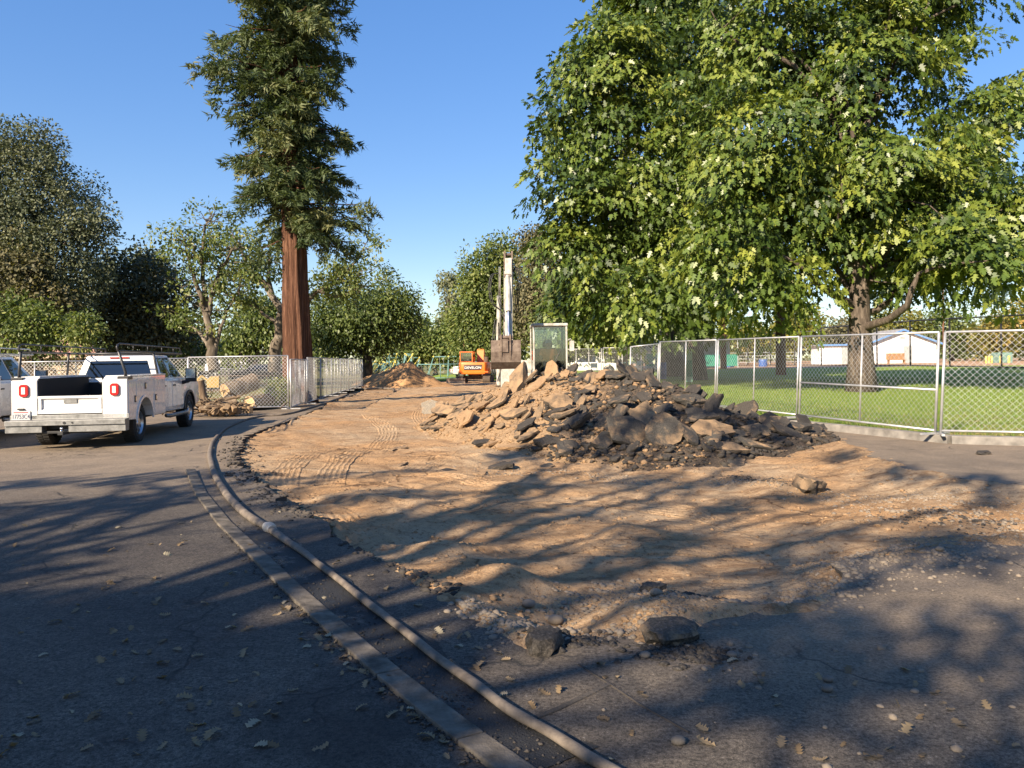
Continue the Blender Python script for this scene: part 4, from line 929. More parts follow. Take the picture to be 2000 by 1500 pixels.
for x in (.30, .88): mb.tube([(x, -.15, 1.1), (x, -.18, 1.48), (x, -.22, 1.62)], [.03, .025, .03], 8)
mb.build('control_lever', VM['black'], cb)
mb = MB(); mb.tube([(1.12, -.68, 2.35), (1.22, -.74, 2.40), (1.24, -.74, 2.35)], .014, 6); mb.b2((1.18, -.76, 2.02), (1.32, -.72, 2.34)); mb.build('mirror', VM['digger'], cb)
mb = MB(); mb.tube([(.55, -.70, 1.12), (.75, -.70, 1.75), (.9, -.70, 2.05)], .012, 6); mb.build('wiper', VM['black'], cb)
# boom goes steeply up, stick folds down towards us
bo = bar(MB(), (-.25, -.75, 1.05), (-.22, -1.05, 2.6), .30, .20, .20); bar(bo, (-.22, -1.05, 2.6), (-.20, -1.5, 4.55), .27, .20, .13)
boom = bo.build('boom', VM['digger'], ex, bevel=.02)
mb = MB()
for x in (-.31, -.09): mb.add(*[(lambda P: (P, [(0, 1, 2, 3), (7, 6, 5, 4), (0, 1, 5, 4), (1, 2, 6, 5), (2, 3, 7, 6), (3, 0, 4, 7)]))([Vector((x+dx, y, z)) for dx in (-.025, .025) for y, z in ((-1.38, 4.4), (-1.68, 4.45), (-1.62, 5.02), (-1.46, 5.02))])][0])
mb.cyl((-.34, -1.54, 4.92), (-.06, -1.54, 4.92), .045, sides=12); mb.build('boom_head', VM['rust'], boom)
mb = MB(); bar(mb, (-.2, -1.56, 4.75), (-.24, -2.35, 2.35), .20, .16, .09); st = mb.build('stick', VM['digger'], ex, bevel=.015)
def ram(nm, p, q, r, par, k=.55):
    p, q = Vector(p), Vector(q); c = p.lerp(q, k); MB().cyl(p, c, r, sides=12).build(nm, VM['digger'], par, smooth=30)
    MB().cyl(c, q, r*.5, sides=10).build('ram_rod', VM['chrome'], par, smooth=30); MB().cyl(p-Vector((r*1.3, 0, 0)), p+Vector((r*1.3, 0, 0)), r*.8, sides=10).build('ram_pin', VM['rust'], par)
ram('bucket_ram', (-.24, -1.85, 4.25), (-.24, -2.55, 2.45), .075, st, .6)
ram('stick_ram', (-.52, -1.15, 2.3), (-.46, -1.6, 4.55), .07, boom, .62); ram('boom_ram', (-.52, -1.0, 1.0), (-.50, -1.32, 2.9), .075, boom, .6)
# hydraulic hoses
mb = MB()
def hose_(pts): 
    P = [Vector(p) for p in pts]; Q = []
    for i in range(len(P)-1):
        for t in (0, .2, .4, .6, .8):
            p0, p1, p2, p3 = P[max(i-1, 0)], P[i], P[i+1], P[min(i+2, len(P)-1)]
            Q.append(.5*((2*p1)+(p2-p0)*t+(2*p0-5*p1+4*p2-p3)*t*t+(3*p1-p0-3*p2+p3)*t**3))
    Q.append(P[-1]); mb.tube(Q, .016, 6)
for dx in (0, .05, .10): hose_([(-.02+dx, -1.3, 3.2), (.02+dx*.9, -1.5, 3.7), (.06+dx, -1.62, 4.2), (.0+dx, -1.62, 4.5), (-.06, -1.6, 4.4)])
for dx in (0, -.05): hose_([(-.45, -1.5, 4.35), (-.66+dx, -1.7, 4.3), (-.74+dx, -1.8, 3.9), (-.66+dx, -1.8, 3.45), (-.42, -1.7, 3.2), (-.34, -1.8, 2.9)])
for dx in (0, .06): hose_([(-.66+dx, -1.2, 1.2), (-.74+dx, -1.5, 1.7), (-.70+dx, -1.6, 2.4), (-.62+dx, -1.5, 3.0)])
mb.build('hydraulic_hose', VM['hosem'], boom, smooth=True)
# bucket, curled, its back towards us
bk = empty('bucket', (-.26, -2.55, 1.60)); bk.parent = ex
pr = [(-.28, .72), (-.38, .40), (-.36, .10), (-.20, -.06), (.10, -.10), (.42, -.06), (.42, -.03), (.12, -.06), (-.17, -.02), (-.33, .12), (-.345, .39), (-.25, .70)]
MB().prism(pr, 'x', -.40, .40).build('bucket_shell', VM['rust'], bk)
for x in (-.42, .40): MB().prism([(-.28, .72), (-.38, .40), (-.36, .10), (-.20, -.06), (.10, -.10), (.42, -.06), (.10, .62)], 'x', x, x+.022).build('bucket_side', VM['rust'], bk)
for x in (-.16, .10): MB().prism([(-.36, .12), (-.42, .42), (-.34, .88), (-.18, .88), (-.22, .60), (-.33, .40)], 'x', x, x+.045).build('bucket_ear', VM['rust'], bk)
mb = MB(); mb.cyl((-.2, -.26, .80), (.2, -.26, .80), .05, sides=12); mb.cyl((-.2, -.30, .60), (.2, -.30, .60), .04, sides=12); mb.b2((-.10, -.42, .38), (.06, -.34, .75)); mb.build('bucket_link', VM['rust'], bk)
for i in range(5): MB().prism([(.40, -.07), (.56, -.05), (.40, -.01)], 'x', -.36+i*.16, -.29+i*.16).build('bucket_tooth', VM['rust'], bk)
# boom foot and red quick-hitch hanging beside it
MB().prism([(-.46, 1.5), (-.04, 1.5), (-.04, .72), (-.16, .50), (-.26, .46), (-.40, .56), (-.46, .72)], 'y', -1.22, -.80).build('boom_foot', VM['digger'], boom, bevel=.02)
mb = MB(); mb.b2((-.62, -1.45, .30), (-.50, -1.32, .82)); mb.b2((-.82, -1.5, .22), (-.46, -1.25, .40)); mb.cyl((-.80, -1.38, .44), (-.56, -1.38, .44), .06, sides=10); mb.tube([(-.20+.2, -1.3, .9), (.10, -1.35, .62), (.04, -1.35, .5)], .05, 8)
qh = mb.build('quick_hitch', VM['redpaint'], ex, bevel=.01)
for o_, dx_ in ((boom, -.52), (st, -.52), (bk, -.86), (qh, -.60)): o_.location.x = dx_

# operator in the cab
def skin_mesh(name, verts, edges, radii, mat, parent, sub=2):
    me = bpy.data.meshes.new(name); me.from_pydata(verts, edges, []); ob = bpy.data.objects.new(name, me); COL.objects.link(ob)
    md = ob.modifiers.new('s', 'SKIN'); md.use_smooth_shade = True
    sv = me.skin_vertices[0].data
    for i, r in enumerate(radii): sv[i].radius = (r, r) if not isinstance(r, tuple) else r
    sv[0].use_root = True
    ob.modifiers.new('d', 'SUBSURF').levels = sub
    dg = bpy.context.evaluated_depsgraph_get(); m2 = bpy.data.meshes.new_from_object(ob.evaluated_get(dg)); bpy.data.objects.remove(ob)
    m2.materials.clear(); return link(name, m2, mat, parent, True)
SKIN = pmat('skin', (.45, .25, .17), .5, var=.08); SHIRT = pmat('orange_work_shirt', (.85, .28, .09), .8, var=.15, bstr=.2, bscale=25); TROU = pmat('denim', (.05, .07, .11), .85); HAIR = pmat('grey_hair', (.42, .40, .37), .7)
op = empty('person', (ex.location.x+.60, 24.95, ex.location.z+1.56), R(2), label='machine operator in an orange shirt sitting in the excavator cab', cat='person')
hipz = .10
vs = [(0, 0, hipz), (0, .02, .28), (0, .0, .48), (0, -.02, .56), (0, -.05, .68), (0, -.07, .78),
      (.19, 0, .50), (.26, -.06, .26), (.24, -.30, .16), (.24, -.38, .17), (-.19, 0, .50), (-.26, -.06, .26), (-.24, -.30, .16), (-.24, -.38, .17),
      (.10, -.02, .06), (.13, -.40, .10), (.13, -.46, -.28), (.13, -.60, -.32), (-.10, -.02, .06), (-.13, -.40, .10), (-.13, -.46, -.28), (-.13, -.60, -.32)]
es = [(0, 1), (1, 2), (2, 3), (3, 4), (4, 5), (2, 6), (6, 7), (7, 8), (8, 9), (2, 10), (10, 11), (11, 12), (12, 13), (0, 14), (14, 15), (15, 16), (16, 17), (0, 18), (18, 19), (19, 20), (20, 21)]
rd = [(.17, .12), (.16, .11), (.15, .10), .055, .085, .075, .065, .05, .036, .04, .065, .05, .036, .04, .09, .07, .05, .04, .09, .07, .05, .04]
for s in (1, -1):                                           # fingers closed on the levers
    w0 = len(vs); hx = s*.24
    for k, dx in enumerate((-.035, -.012, .012, .035)):
        b = len(vs); vs += [(hx+dx, -.43, .18), (hx+dx, -.455-.004*(k in (1, 2)), .165), (hx+dx, -.44, .14)]; es += [(9 if s > 0 else 13, b), (b, b+1), (b+1, b+2)]; rd += [.011, .010, .009]
    b = len(vs); vs += [(hx-s*.045, -.40, .19), (hx-s*.04, -.435, .20)]; es += [(9 if s > 0 else 13, b), (b, b+1)]; rd += [.012, .010]
body = skin_mesh('body', vs, es, rd, SKIN, op, 1)
skin_mesh('shirt', [vs[0], vs[1], vs[2], (0, -.01, .54), vs[6], (.25, -.05, .31), vs[10], (-.25, -.05, .31)], [(0, 1), (1, 2), (2, 3), (2, 4), (4, 5), (2, 6), (6, 7)], [(.20, .15), (.19, .14), (.19, .13), .085, .095, .08, .095, .08], SHIRT, op)
skin_mesh('trousers', [vs[0], vs[14], vs[15], (.13, -.455, -.24), vs[18], vs[19], (-.13, -.455, -.24)], [(0, 1), (1, 2), (2, 3), (0, 4), (4, 5), (5, 6)], [(.18, .13), .105, .085, .065, .105, .085, .065], TROU, op)
mb = MB(); I4 = Matrix.Translation((0, -.035, .72)) @ Matrix.Rotation(R(-90), 4, 'Y') @ Matrix.Diagonal((1, 1, 1, 1))
mb.lathe([(.112, .0), (.108, .05), (.085, .095), (.04, .118), (.001, .122)], Matrix.Translation((0, -.02, .735)) @ Matrix.Rotation(R(-90), 4, 'Y'), 16); mb.build('hair', HAIR, op, smooth=True)
mb = MB(); mb.add([(-.012, -.125, .735), (.012, -.125, .735), (.018, -.125, .69), (-.018, -.125, .69), (0, -.165, .70)], [(0, 1, 4), (1, 2, 4), (2, 3, 4), (3, 0, 4)]); mb.build('nose', SKIN, op)
mb = MB()
for x in (-.035, .035): mb.box((x, -.140, .745), (.026, .01, .012))
mb.box((0, -.148, .66), (.05, .008, .008)); mb.build('eyes_and_mouth', VM['black'], op)
mb = MB()
for x in (-.092, .092): mb.lathe([(.001, -.012), (.026, -.008), (.03, 0), (.024, .01), (.001, .012)], Matrix.Translation((x, -.04, .71)), 10)
mb.build('ear', SKIN, op, smooth=True)

# the orange excavator seen from behind
oe = empty('orange_excavator', (A(928, 730, 66).x, 66, -.30), R(-6), label='orange tracked excavator parked with its rear cover towards the camera', cat='excavator'); oe.scale = (1.18, 1.0, .96)
undercarriage(oe, 2.9, 1.95, .5, .62, -1.85, 1.35)
oe_blade = [c for c in oe.children if c.name.startswith('dozer_blade')][0]; oe_blade.location = (-1.15, 0, 0)
bx('second_blade_plate', (-2.35, -1.78, .12), (-1.75, -1.72, .62), 'blade', oe_blade)
MB().prism([(-1.08, 1.2), (-1.08, -.7), (-.85, -1.15), (.85, -1.15), (1.08, -.7), (1.08, 1.2)], 'z', .80, 1.85).build('engine_cover', VM['orange'], oe, bevel=.09, smooth=40)
gr = MB().prism([(-.66, 1.18), (.50, 1.18), (.62, 1.25), (.66, 1.62), (-.66, 1.62)], 'y', -1.19, -1.14).build('grille', VM['black'], oe, bevel=.02)
text_mesh('lettering', 'DEVELON', .30, VM['orangetxt'], gr, Matrix.Translation((0, -1.20, 1.37)) @ Matrix.Rotation(R(90), 4, 'X'), .006, .92)
MB().prism([(-1.06, .95), (1.06, .95), (1.06, 1.06), (-1.06, 1.06)], 'y', -1.16, 1.15).build('lower_trim', VM['orange'], oe)
c2 = cab(oe, -1.06, -.12, -.35, 1.0, 1.86, 2.72, 'orange')
mb = MB(); bar(mb, (.25, .9, 1.5), (.25, 1.8, 2.75), .32, .22, .20); bar(mb, (.25, 1.8, 2.75), (.25, 3.2, 2.6), .30, .20, .14); b3 = mb.build('boom', VM['orange'], oe, bevel=.02)
mb = MB(); bar(mb, (.25, 1.2, 1.9), (.25, 1.55, 3.0), .50, .16, .12); mb.b2((.05, 1.4, 2.75), (.45, 1.75, 3.05)); mb.build('boom_bracket', VM['orange'], b3, bevel=.01)
mb = MB(); bar(mb, (.25, 3.2, 2.6), (.25, 3.6, 1.0), .22, .14, .08); mb.build('stick', VM['orange'], oe)
MB().prism([(3.2, .4), (3.9, .4), (3.95, .9), (3.5, 1.05)], 'x', -.2, .7).build('bucket', VM['rust'], oe)
mb = MB(); mb.cyl((.82, .1, 1.84), (.82, .1, 2.35), .16, sides=12); mb.build('exhaust_stack', VM['track'], oe)

# small yellow digger beyond the left-hand fence
yd = empty('yellow_digger', (A(385, 730, 46).x, 46, -.15), R(100), label='small yellow digger arm and bucket resting behind the fence by the truck mirror', cat='excavator'); yd.scale = (.5, .5, .52)
mb = MB(); bar(mb, (0, -1.6, 1.1), (0, -.5, 2.0), .2, .10, .12); bar(mb, (0, -.5, 2.0), (0, .55, .95), .2, .12, .08); mb.build('boom', VM['yellow'], yd, bevel=.015)
MB().prism([(.35, .25), (1.2, .25), (1.15, .85), (.45, .95)], 'x', -.45, .45).build('bucket', VM['yellow'], yd, bevel=.02)
MB().prism([(-2.6, .6), (-1.2, .6), (-1.2, 1.5), (-1.6, 1.9), (-2.6, 1.9)], 'x', -.6, .6).build('cab', VM['yellow'], yd, bevel=.05)
MB().prism([(-2.8, .0), (-.9, .0), (-.8, .2), (-.9, .42), (-2.8, .42), (-2.9, .2)], 'x', -.75, .75).build('track', VM['track'], yd, bevel=.03)

# ---------------------------------------------------------------- parked cars
def pickup(name, label, mat, loc, rz, cabl=1.5, rack=False, suv=False):
    t = empty(name, loc, rz, label=label, cat='car', group='cars parked beyond the dig')
    for x in (-.8, .8):
        for y in (0, 3.3): wheel(t, x, y, .38, .25, 1 if x > 0 else -1)
    pr = [(-1.0, .5), (-1.02, 1.02), (1.0, 1.05), (3.2, 1.08), (4.1, 1.0), (4.2, .5), (3.75, .45)]+arch(3.3, .42, .46, 10, .1, math.pi-.1)+[(2.8, .42), (.5, .42)]+arch(0, .42, .46, 10, .1, math.pi-.1)+[(-.5, .45)]
    MB().prism(pr, 'x', -.95, .95).build('body', VM[mat], t, bevel=.05, smooth=40)
    y0 = -.9 if suv else 2.3-cabl
    lo = [(-.9, y0, 1.04), (.9, y0, 1.04), (.92, 2.9, 1.06), (-.92, 2.9, 1.06)]; hi = [(-.72, y0+.15, 1.68), (.72, y0+.15, 1.68), (.70, 2.1, 1.70), (-.70, 2.1, 1.70)]
    MB().add(lo+hi, [(3, 2, 1, 0), (4, 5, 6, 7), (0, 1, 5, 4), (1, 2, 6, 5), (2, 3, 7, 6), (3, 0, 4, 7)]).build('cab', VM[mat], t, bevel=.05, smooth=40)
    L = lambda a, b, k: Vector(a).lerp(Vector(b), k)
    for f in ((lo[0], lo[1], hi[0], hi[1]), (lo[1], lo[2], hi[1], hi[2]), (lo[3], lo[2], hi[3], hi[2]), (lo[0], lo[3], hi[0], hi[3])):
        q = [L(L(f[0], f[1], u), L(f[2], f[3], u), v) for u, v in ((.1, .12), (.9, .12), (.86, .88), (.14, .88))]
        ctr = sum(q, Vector())/4; o_ = (ctr-Vector((0, 1.5, 1.3))); n_ = (q[1]-q[0]).cross(q[3]-q[0]).normalized(); n_ = n_ if n_.dot(o_) > 0 else -n_
        MB().add([p+n_*.012 for p in q]+[p-n_*.012 for p in q], [(0, 1, 2, 3), (7, 6, 5, 4), (0, 1, 5, 4), (1, 2, 6, 5), (2, 3, 7, 6), (3, 0, 4, 7)]).build('window', VM['glass'], t)
    for x in (-.75, .75): bx('tail_light', (x-.1, -1.05, .75), (x+.1, -1.0, .98), 'red', t, .01); bx('headlight', (x-.15, 4.13, .78), (x+.15, 4.19, .95), 'lens', t, .01)
    for y in (-1.06, 4.12): bx('bumper', (-.92, y, .42), (.92, y+.12, .62), 'galv', t, .02)
    if rack:
        r_ = MB()
        for x in (-.85, .85):
            for y in (-.8, .7): r_.tube([(x, y, 1.0), (x, y, 1.85)], .03, 6)
            r_.tube([(x, -.95, 1.86), (x, 2.6, 1.86)], .035, 6)
        for y in (-.8, .7, 2.2): r_.tube([(-.85, y, 1.83), (.85, y, 1.83)], .03, 6)
        r_.build('ladder_rack', VM['white'], t, smooth=True)
    return t
def at_(u, Y, z): p = A(u, 700, Y); return (p.x, Y, z)
pickup('pickup', 'white pickup tail half hidden by the orange excavator', 'white', at_(899, 84, -.25), R(-75))
pickup('parked_car', 'silver car just right of the orange excavator', 'silver', at_(963, 80, -.25), R(160), suv=True)
pickup('parked_car', 'grey wagon furthest back above the silver car', 'silver', at_(950, 98, -.1), R(75), suv=True)
pickup('parked_car', 'white car glimpsed between raised bucket and cab', 'white', at_(1026, 82, -.2), R(170), suv=True)
pickup('pickup', 'white pickup with a white ladder rack behind the far fence', 'white', at_(1190, 62, .25), R(80), rack=True)
pickup('parked_car', 'dull white car right beside the excavator cab behind the far fence', 'dirtywhite', at_(1125, 74, .2), R(-80), suv=True)
pickup('parked_car', 'dark car behind the fence near the redwood', 'black', at_(545, 66, -.15), R(80), suv=True)
pickup('parked_car', 'dark blue-black car behind the sycamore trunk', 'black', at_(470, 80, -.15), R(85), suv=True)
# ================================================================== FENCES, RUBBLE, SMALL THINGS
galv = pmat('fence_galvanised', (.46, .46, .46), .45, metal=.55, var=.15, scale=6); dark_pipe = pmat('black_fence_coating', (.02, .02, .022), .5); brownpipe = pmat('rusty_pipe', (.12, .09, .07), .7)
def chain_panel(label, p0, p1, h=1.83, lean=0., s=.112, mids=1, midrail=None, foot=True, group='temporary chain-link panels', pm=None, r=.021, wr=.0027, z1=None, name='temporary_fence'):
    """free-standing chain-link panel from p0 to p1; lean moves the top sideways along the panel"""
    pm = pm or galv; p0, p1 = Vector(p0), Vector(p1); d = p1-p0; L = d.length; dn = d.normalized(); nr = Vector((-dn.y, dn.x, 0)).normalized()
    root = empty(name, (p0+p1)/2, label=label, cat='fence', group=group); C = (p0+p1)/2
    def Q(a, b, o=0.): return p0+dn*a+(Vector((0, 0, 1))*b+dn*lean*b)+nr*o-C
    b0 = .07
    for a in (0, L): MB().tube([Q(a, 0), Q(a, h)], r, 8).build('post', pm, root, smooth=True)
    for k in range(mids): a = L*(k+1)/(mids+1); MB().tube([Q(a, b0), Q(a, h)], r*.8, 8).build('post', pm, root, smooth=True)
    for b in [b0, h]+([midrail] if midrail else []): MB().tube([Q(0, b), Q(L, b)], r*.85, 8).build('rail', pm, root, smooth=True)
    mb = MB(); H = h-b0
    for sg in (1, -1):
        k = -H
        while k < L+H*0+.001:
            # line a = k + t (t: 0..H) for rising wires
            t0, t1 = max(0, -k), min(H, L-k)
            if t1-t0 > .02:
                a0, a1 = k+t0, k+t1; bb0, bb1 = b0+t0, b0+t1
                if sg < 0: a0, a1 = L-a0, L-a1
                o = .003*sg; P, Qq = Q(a0, bb0, o), Q(a1, bb1, o)
                e1 = nr*wr; e2 = (Qq-P).normalized().cross(nr)*wr
                vs = []
                for X in (P, Qq): vs += [X+e1, X-e1*.5+e2*.87, X-e1*.5-e2*.87]
                mb.add(vs, [(0, 1, 4, 3), (1, 2, 5, 4), (2, 0, 3, 5)])
            k += s
    mb.build('chain_link', pm, root, recalc=False)
    if foot:
        for a in (0, L): mb = MB(); mb.b2(Vector((-.025, -.32, 0)), Vector((.025, .32, .035))); o = mb.build('foot', pm, root); o.location = Q(a, 0); o.rotation_euler = (0, 0, math.atan2(dn.y, dn.x))
    return root
def lz(x, y): return float(lawn_z(x, y))
FP = [(10.95, 12.42), (7.6, 13.75), (6.44, 17.35), (5.5, 20.8), (4.62, 24.3)]
labs = ['chain-link panel cut by the photo\'s edge beside the gate', 'chain-link gate panel with a waist-high rail in front of the forked tree', 'leaning chain-link panel between gate and slim tree trunk', 'chain-link panel in front of the stout grey trunk']
for i in range(4):
    a, b = FP[i+1], FP[i]; e = (Vector(b)-Vector(a)).normalized()*.05
    chain_panel(labs[i], (a[0]+e.x, a[1]+e.y, lz(*a)+.03), (b[0]-e.x, b[1]-e.y, lz(*b)+.03), 1.83, (.05, .06, .07, .07)[i], mids=1, midrail=.80 if i == 1 else None, r=.024 if i < 2 else .021, wr=.0026)
chain_panel('chain-link panel at the rubble\'s far shoulder near the blue barrel', (4.62-.9, 24.4, .12), (4.6, 24.35, .2), 1.83, .03, mids=0, s=.095)
FQ = [(7.3, 45.2), (5.3, 45.0), (3.15, 44.8)]
chain_panel('far chain-link panel in front of the rack pickup', (5.35, 45, .42), (7.6, 45.2, .42), 1.83, 0, mids=1, s=.1, wr=.004)
chain_panel('far chain-link panel beside the excavator cab', (3.0, 44.8, .35), (5.25, 45, .4), 1.83, 0, mids=2, s=.1, wr=.004)
chain_panel('far dark-posted chain-link stretch by the picnic tables', (7.7, 45.2, .42), (9.6, 41.5, .4), 1.6, 0, mids=1, s=.1, wr=.003, pm=brownpipe)
# left-hand run: three panels facing us, then a line of panels going away along the dig
cx, cy = G(565, 798).x, G(565, 798).y
xs_ = [cx, cx-3.5, cx-7.1, cx-10.7]
for i, lab in enumerate(['chain-link panel nearest the redwood with log ends behind it', 'chain-link panel behind the truck bonnet and brush pile', 'chain-link panel seen past the truck rear window']):
    chain_panel(lab, (xs_[i+1]+.03, cy+.25*(i+1)*0+.1*i, -.02-.05*i), (xs_[i]-.03, cy+.1*i, .0-.05*i), 1.83, 0, mids=1 if i else 0, s=.13, wr=.0042, r=.026)
ps = [(cx+.05, cy), (cx-.25, cy+3.3), (cx-.6, cy+6.8), (cx-.95, cy+10.3), (cx-1.3, cy+13.8), (cx-1.65, cy+17.4), (cx-2.0, cy+21.2), (cx-2.35, cy+25.2)]
names_ = ['first', 'second', 'third', 'fourth', 'fifth', 'sixth', 'last']
for i in range(7):
    a, b = ps[i], ps[i+1]
    chain_panel(f'{names_[i]} panel of the receding fence line beside the dig, counted from the corner', (a[0], a[1]+.04, -.02), (b[0], b[1]-.04, -.02), 1.80 if i else 1.72, 0, mids=1 if i < 3 else 2, s=.12 if i < 2 else .15, wr=.0030, group='receding fence line beside the dig')
chain_panel('doubled chain-link panel leaning across the redwood foot', (cx+.0, cy+.15, 0), (cx-.15, cy+2.6, 0), 1.70, 0, mids=2, s=.10, wr=.0030, foot=False)

# ---------------------------------------------------------------- hose
hosemat = pmat('dusty_canvas_hose', (.075, .060, .047), .85, scale=9, col2=(.19, .155, .12), bstr=.5, bscale=30, bdist=.01)
hs = empty('fire_hose', hp[8], label='long dusty canvas hose lying along the wet gutter', cat='hose')
def catmull(P, k=6):
    Q = []
    for i in range(len(P)-1):
        p0, p1, p2, p3 = P[max(i-1, 0)], P[i], P[i+1], P[min(i+2, len(P)-1)]
        for j in range(k):
            t = j/k; Q.append(.5*((2*p1)+(p2-p0)*t+(2*p0-5*p1+4*p2-p3)*t*t+(3*p1-p0-3*p2+p3)*t**3))
    Q.append(P[-1]); return Q
Q = catmull(hp, 7); Q = [Vector((q.x+.003*math.sin(i*.5), q.y, .027+road_z(q.x, q.y))) for i, q in enumerate(Q)]
mb = MB(); mb.tube(Q, [.0255+.0009*math.sin(i*.7)+.0185*float(sstep(5.5, 8, q.y)) for i, q in enumerate(Q)], 14, flat=.8)
o = mb.build('hose_body', hosemat, hs, smooth=True); o.location = -hs.location
ci = min(range(len(Q)), key=lambda i: (Q[i]-G(528, 1038)).length); d = (Q[ci+1]-Q[ci]).normalized()
mb = MB(); mb.tube([Q[ci]-d*.10, Q[ci]-d*.05, Q[ci]-d*.045, Q[ci]+d*.02, Q[ci]+d*.025, Q[ci]+d*.09], [.043, .045, .056, .056, .047, .043], 14)
o = mb.build('coupling', pmat('coupling_metal', (.42, .38, .33), .55, metal=.4), hs, smooth=30); o.location = -hs.location
# hose coil end far away
mb = MB(); e = [A(700, 750, 49)+Vector((0, 0, 0))]; mb.tube(catmull([Vector((-9.2, 48, -.1)), Vector((-8.6, 49.5, -.12)), Vector((-7.6, 49.0, -.15)), Vector((-7.2, 46.5, -.2))], 6), .07, 8); mb.build('hose_end', hosemat, None, smooth=True, label='pale hose end curling round the far fence corner', cat='hose')

# ---------------------------------------------------------------- rubble heap
RG = [(-2.6, 20.6, .05), (-2.2, 20.3, .25), (-1.3, 20, .72), (0, 19, 1.16), (1, 18.4, 1.45), (2, 17.6, 1.30), (2.9, 16.7, 1.22), (3.6, 16.2, 1.10), (4.3, 15.6, .68), (5.2, 15.1, .36), (6.4, 14.6, .05)]
rgx = [r[0] for r in RG]
FOOT = [(-2.6, 19.6), (-1.8, 17.5), (-.9, 15.4), (0, 13.6), (1, 12.6), (2.2, 11.7), (3.4, 12.2), (4.6, 13.0), (5.4, 13.5), (6.4, 14.2)]
def heap_h(x, y):
    x = np.asarray(x, float); y = np.asarray(y, float)
    zr = np.interp(x, rgx, [r[2] for r in RG], left=0, right=0); yr = np.interp(x, rgx, [r[1] for r in RG]); yf = np.interp(x, [f[0] for f in FOOT], [f[1] for f in FOOT])
    t = np.where(y < yr, (yr-y)/np.maximum(yr-yf, .3), (y-yr)/2.6)
    prof = np.clip(1-t, 0, 1)**.95
    h = zr*prof*(1+.20*fbm(x*.9, y*.9, 3))+(.13*fbm(x*2.2+4, y*2.2, 4)+.05)*sstep(0, .25, prof)*sstep(0, .3, zr)
    return h*1.0-.10
hx_ = np.linspace(-2.9, 6.7, 150); hy_ = np.linspace(11.2, 22.5, 150); HX, HY = np.meshgrid(hx_, hy_)
HZ = dirt_h(HX, HY); HZ = np.maximum(HZ, -.12)+heap_h(HX, HY)
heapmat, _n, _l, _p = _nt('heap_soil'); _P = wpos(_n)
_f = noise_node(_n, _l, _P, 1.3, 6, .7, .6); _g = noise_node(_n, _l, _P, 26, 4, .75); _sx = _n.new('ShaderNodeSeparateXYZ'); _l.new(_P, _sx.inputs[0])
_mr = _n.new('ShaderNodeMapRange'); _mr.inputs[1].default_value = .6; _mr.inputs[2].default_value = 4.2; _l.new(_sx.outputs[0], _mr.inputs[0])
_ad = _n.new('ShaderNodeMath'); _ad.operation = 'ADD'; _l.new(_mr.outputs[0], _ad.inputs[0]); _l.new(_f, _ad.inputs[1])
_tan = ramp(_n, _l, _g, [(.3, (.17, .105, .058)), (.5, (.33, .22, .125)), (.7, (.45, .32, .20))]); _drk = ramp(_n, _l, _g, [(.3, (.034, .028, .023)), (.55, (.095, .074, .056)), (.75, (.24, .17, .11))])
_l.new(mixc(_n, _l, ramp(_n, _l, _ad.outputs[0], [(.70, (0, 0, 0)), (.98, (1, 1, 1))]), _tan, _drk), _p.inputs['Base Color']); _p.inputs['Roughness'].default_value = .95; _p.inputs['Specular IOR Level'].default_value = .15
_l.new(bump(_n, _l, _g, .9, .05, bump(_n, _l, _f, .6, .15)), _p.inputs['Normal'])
idx = np.arange(HX.size).reshape(HX.shape); F = np.stack([idx[:-1, :-1], idx[:-1, 1:], idx[1:, 1:], idx[1:, :-1]], -1).reshape(-1, 4)
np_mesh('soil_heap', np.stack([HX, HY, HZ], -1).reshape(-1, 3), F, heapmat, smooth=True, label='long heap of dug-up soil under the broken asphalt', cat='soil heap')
HGX = np.linspace(-3.2, 7, 120); HGY = np.linspace(10, 23, 150); _a, _b = np.meshgrid(HGX, HGY, indexing='ij'); HGZ = np.maximum(dirt_h(_a, _b), -.12)+heap_h(_a, _b)
def heap_z(x, y):
    i = min(118, max(0, int((x+3.2)/10.2*119))); j = min(148, max(0, int((y-10)/13*149))); fx = (x+3.2)/10.2*119-i; fy = (y-10)/13*149-j
    return float((HGZ[i, j]*(1-fx)+HGZ[i+1, j]*fx)*(1-fy)+(HGZ[i, j+1]*(1-fx)+HGZ[i+1, j+1]*fx)*fy)
def smat(nm, c, dusty, dustc=(.31, .205, .115)):
    m, n, l, p = _nt(nm); P = coords(n); W_ = wpos(n)
    f = noise_node(n, l, P, 70, 3, .7); g = noise_node(n, l, P, 2.6, 5, .65, .4)
    base = ramp(n, l, f, [(.3, V3(c, .45)), (.55, c), (.78, V3(c, 2.6))])
    ge = n.new('ShaderNodeNewGeometry'); sp_ = n.new('ShaderNodeSeparateXYZ'); l.new(ge.outputs['Normal'], sp_.inputs[0])
    r = n.new('ShaderNodeMapRange'); r.inputs[1].default_value = -.1; r.inputs[2].default_value = .75; l.new(sp_.outputs[2], r.inputs[0])
    q = n.new('ShaderNodeMath'); q.operation = 'MULTIPLY'; l.new(r.outputs[0], q.inputs[0]); l.new(ramp(n, l, g, [(.62-.4*dusty, (0, 0, 0)), (.80-.38*dusty, (1, 1, 1))]), q.inputs[1])
    l.new(mixc(n, l, q.outputs[0], base, mixc(n, l, f, V3(dustc, .75), V3(dustc, 1.15))), p.inputs['Base Color'])
    p.inputs['Roughness'].default_value = .92; p.inputs['Specular IOR Level'].default_value = .25
    l.new(bump(n, l, f, .7, .012, bump(n, l, g, .4, .03)), p.inputs['Normal']); return m
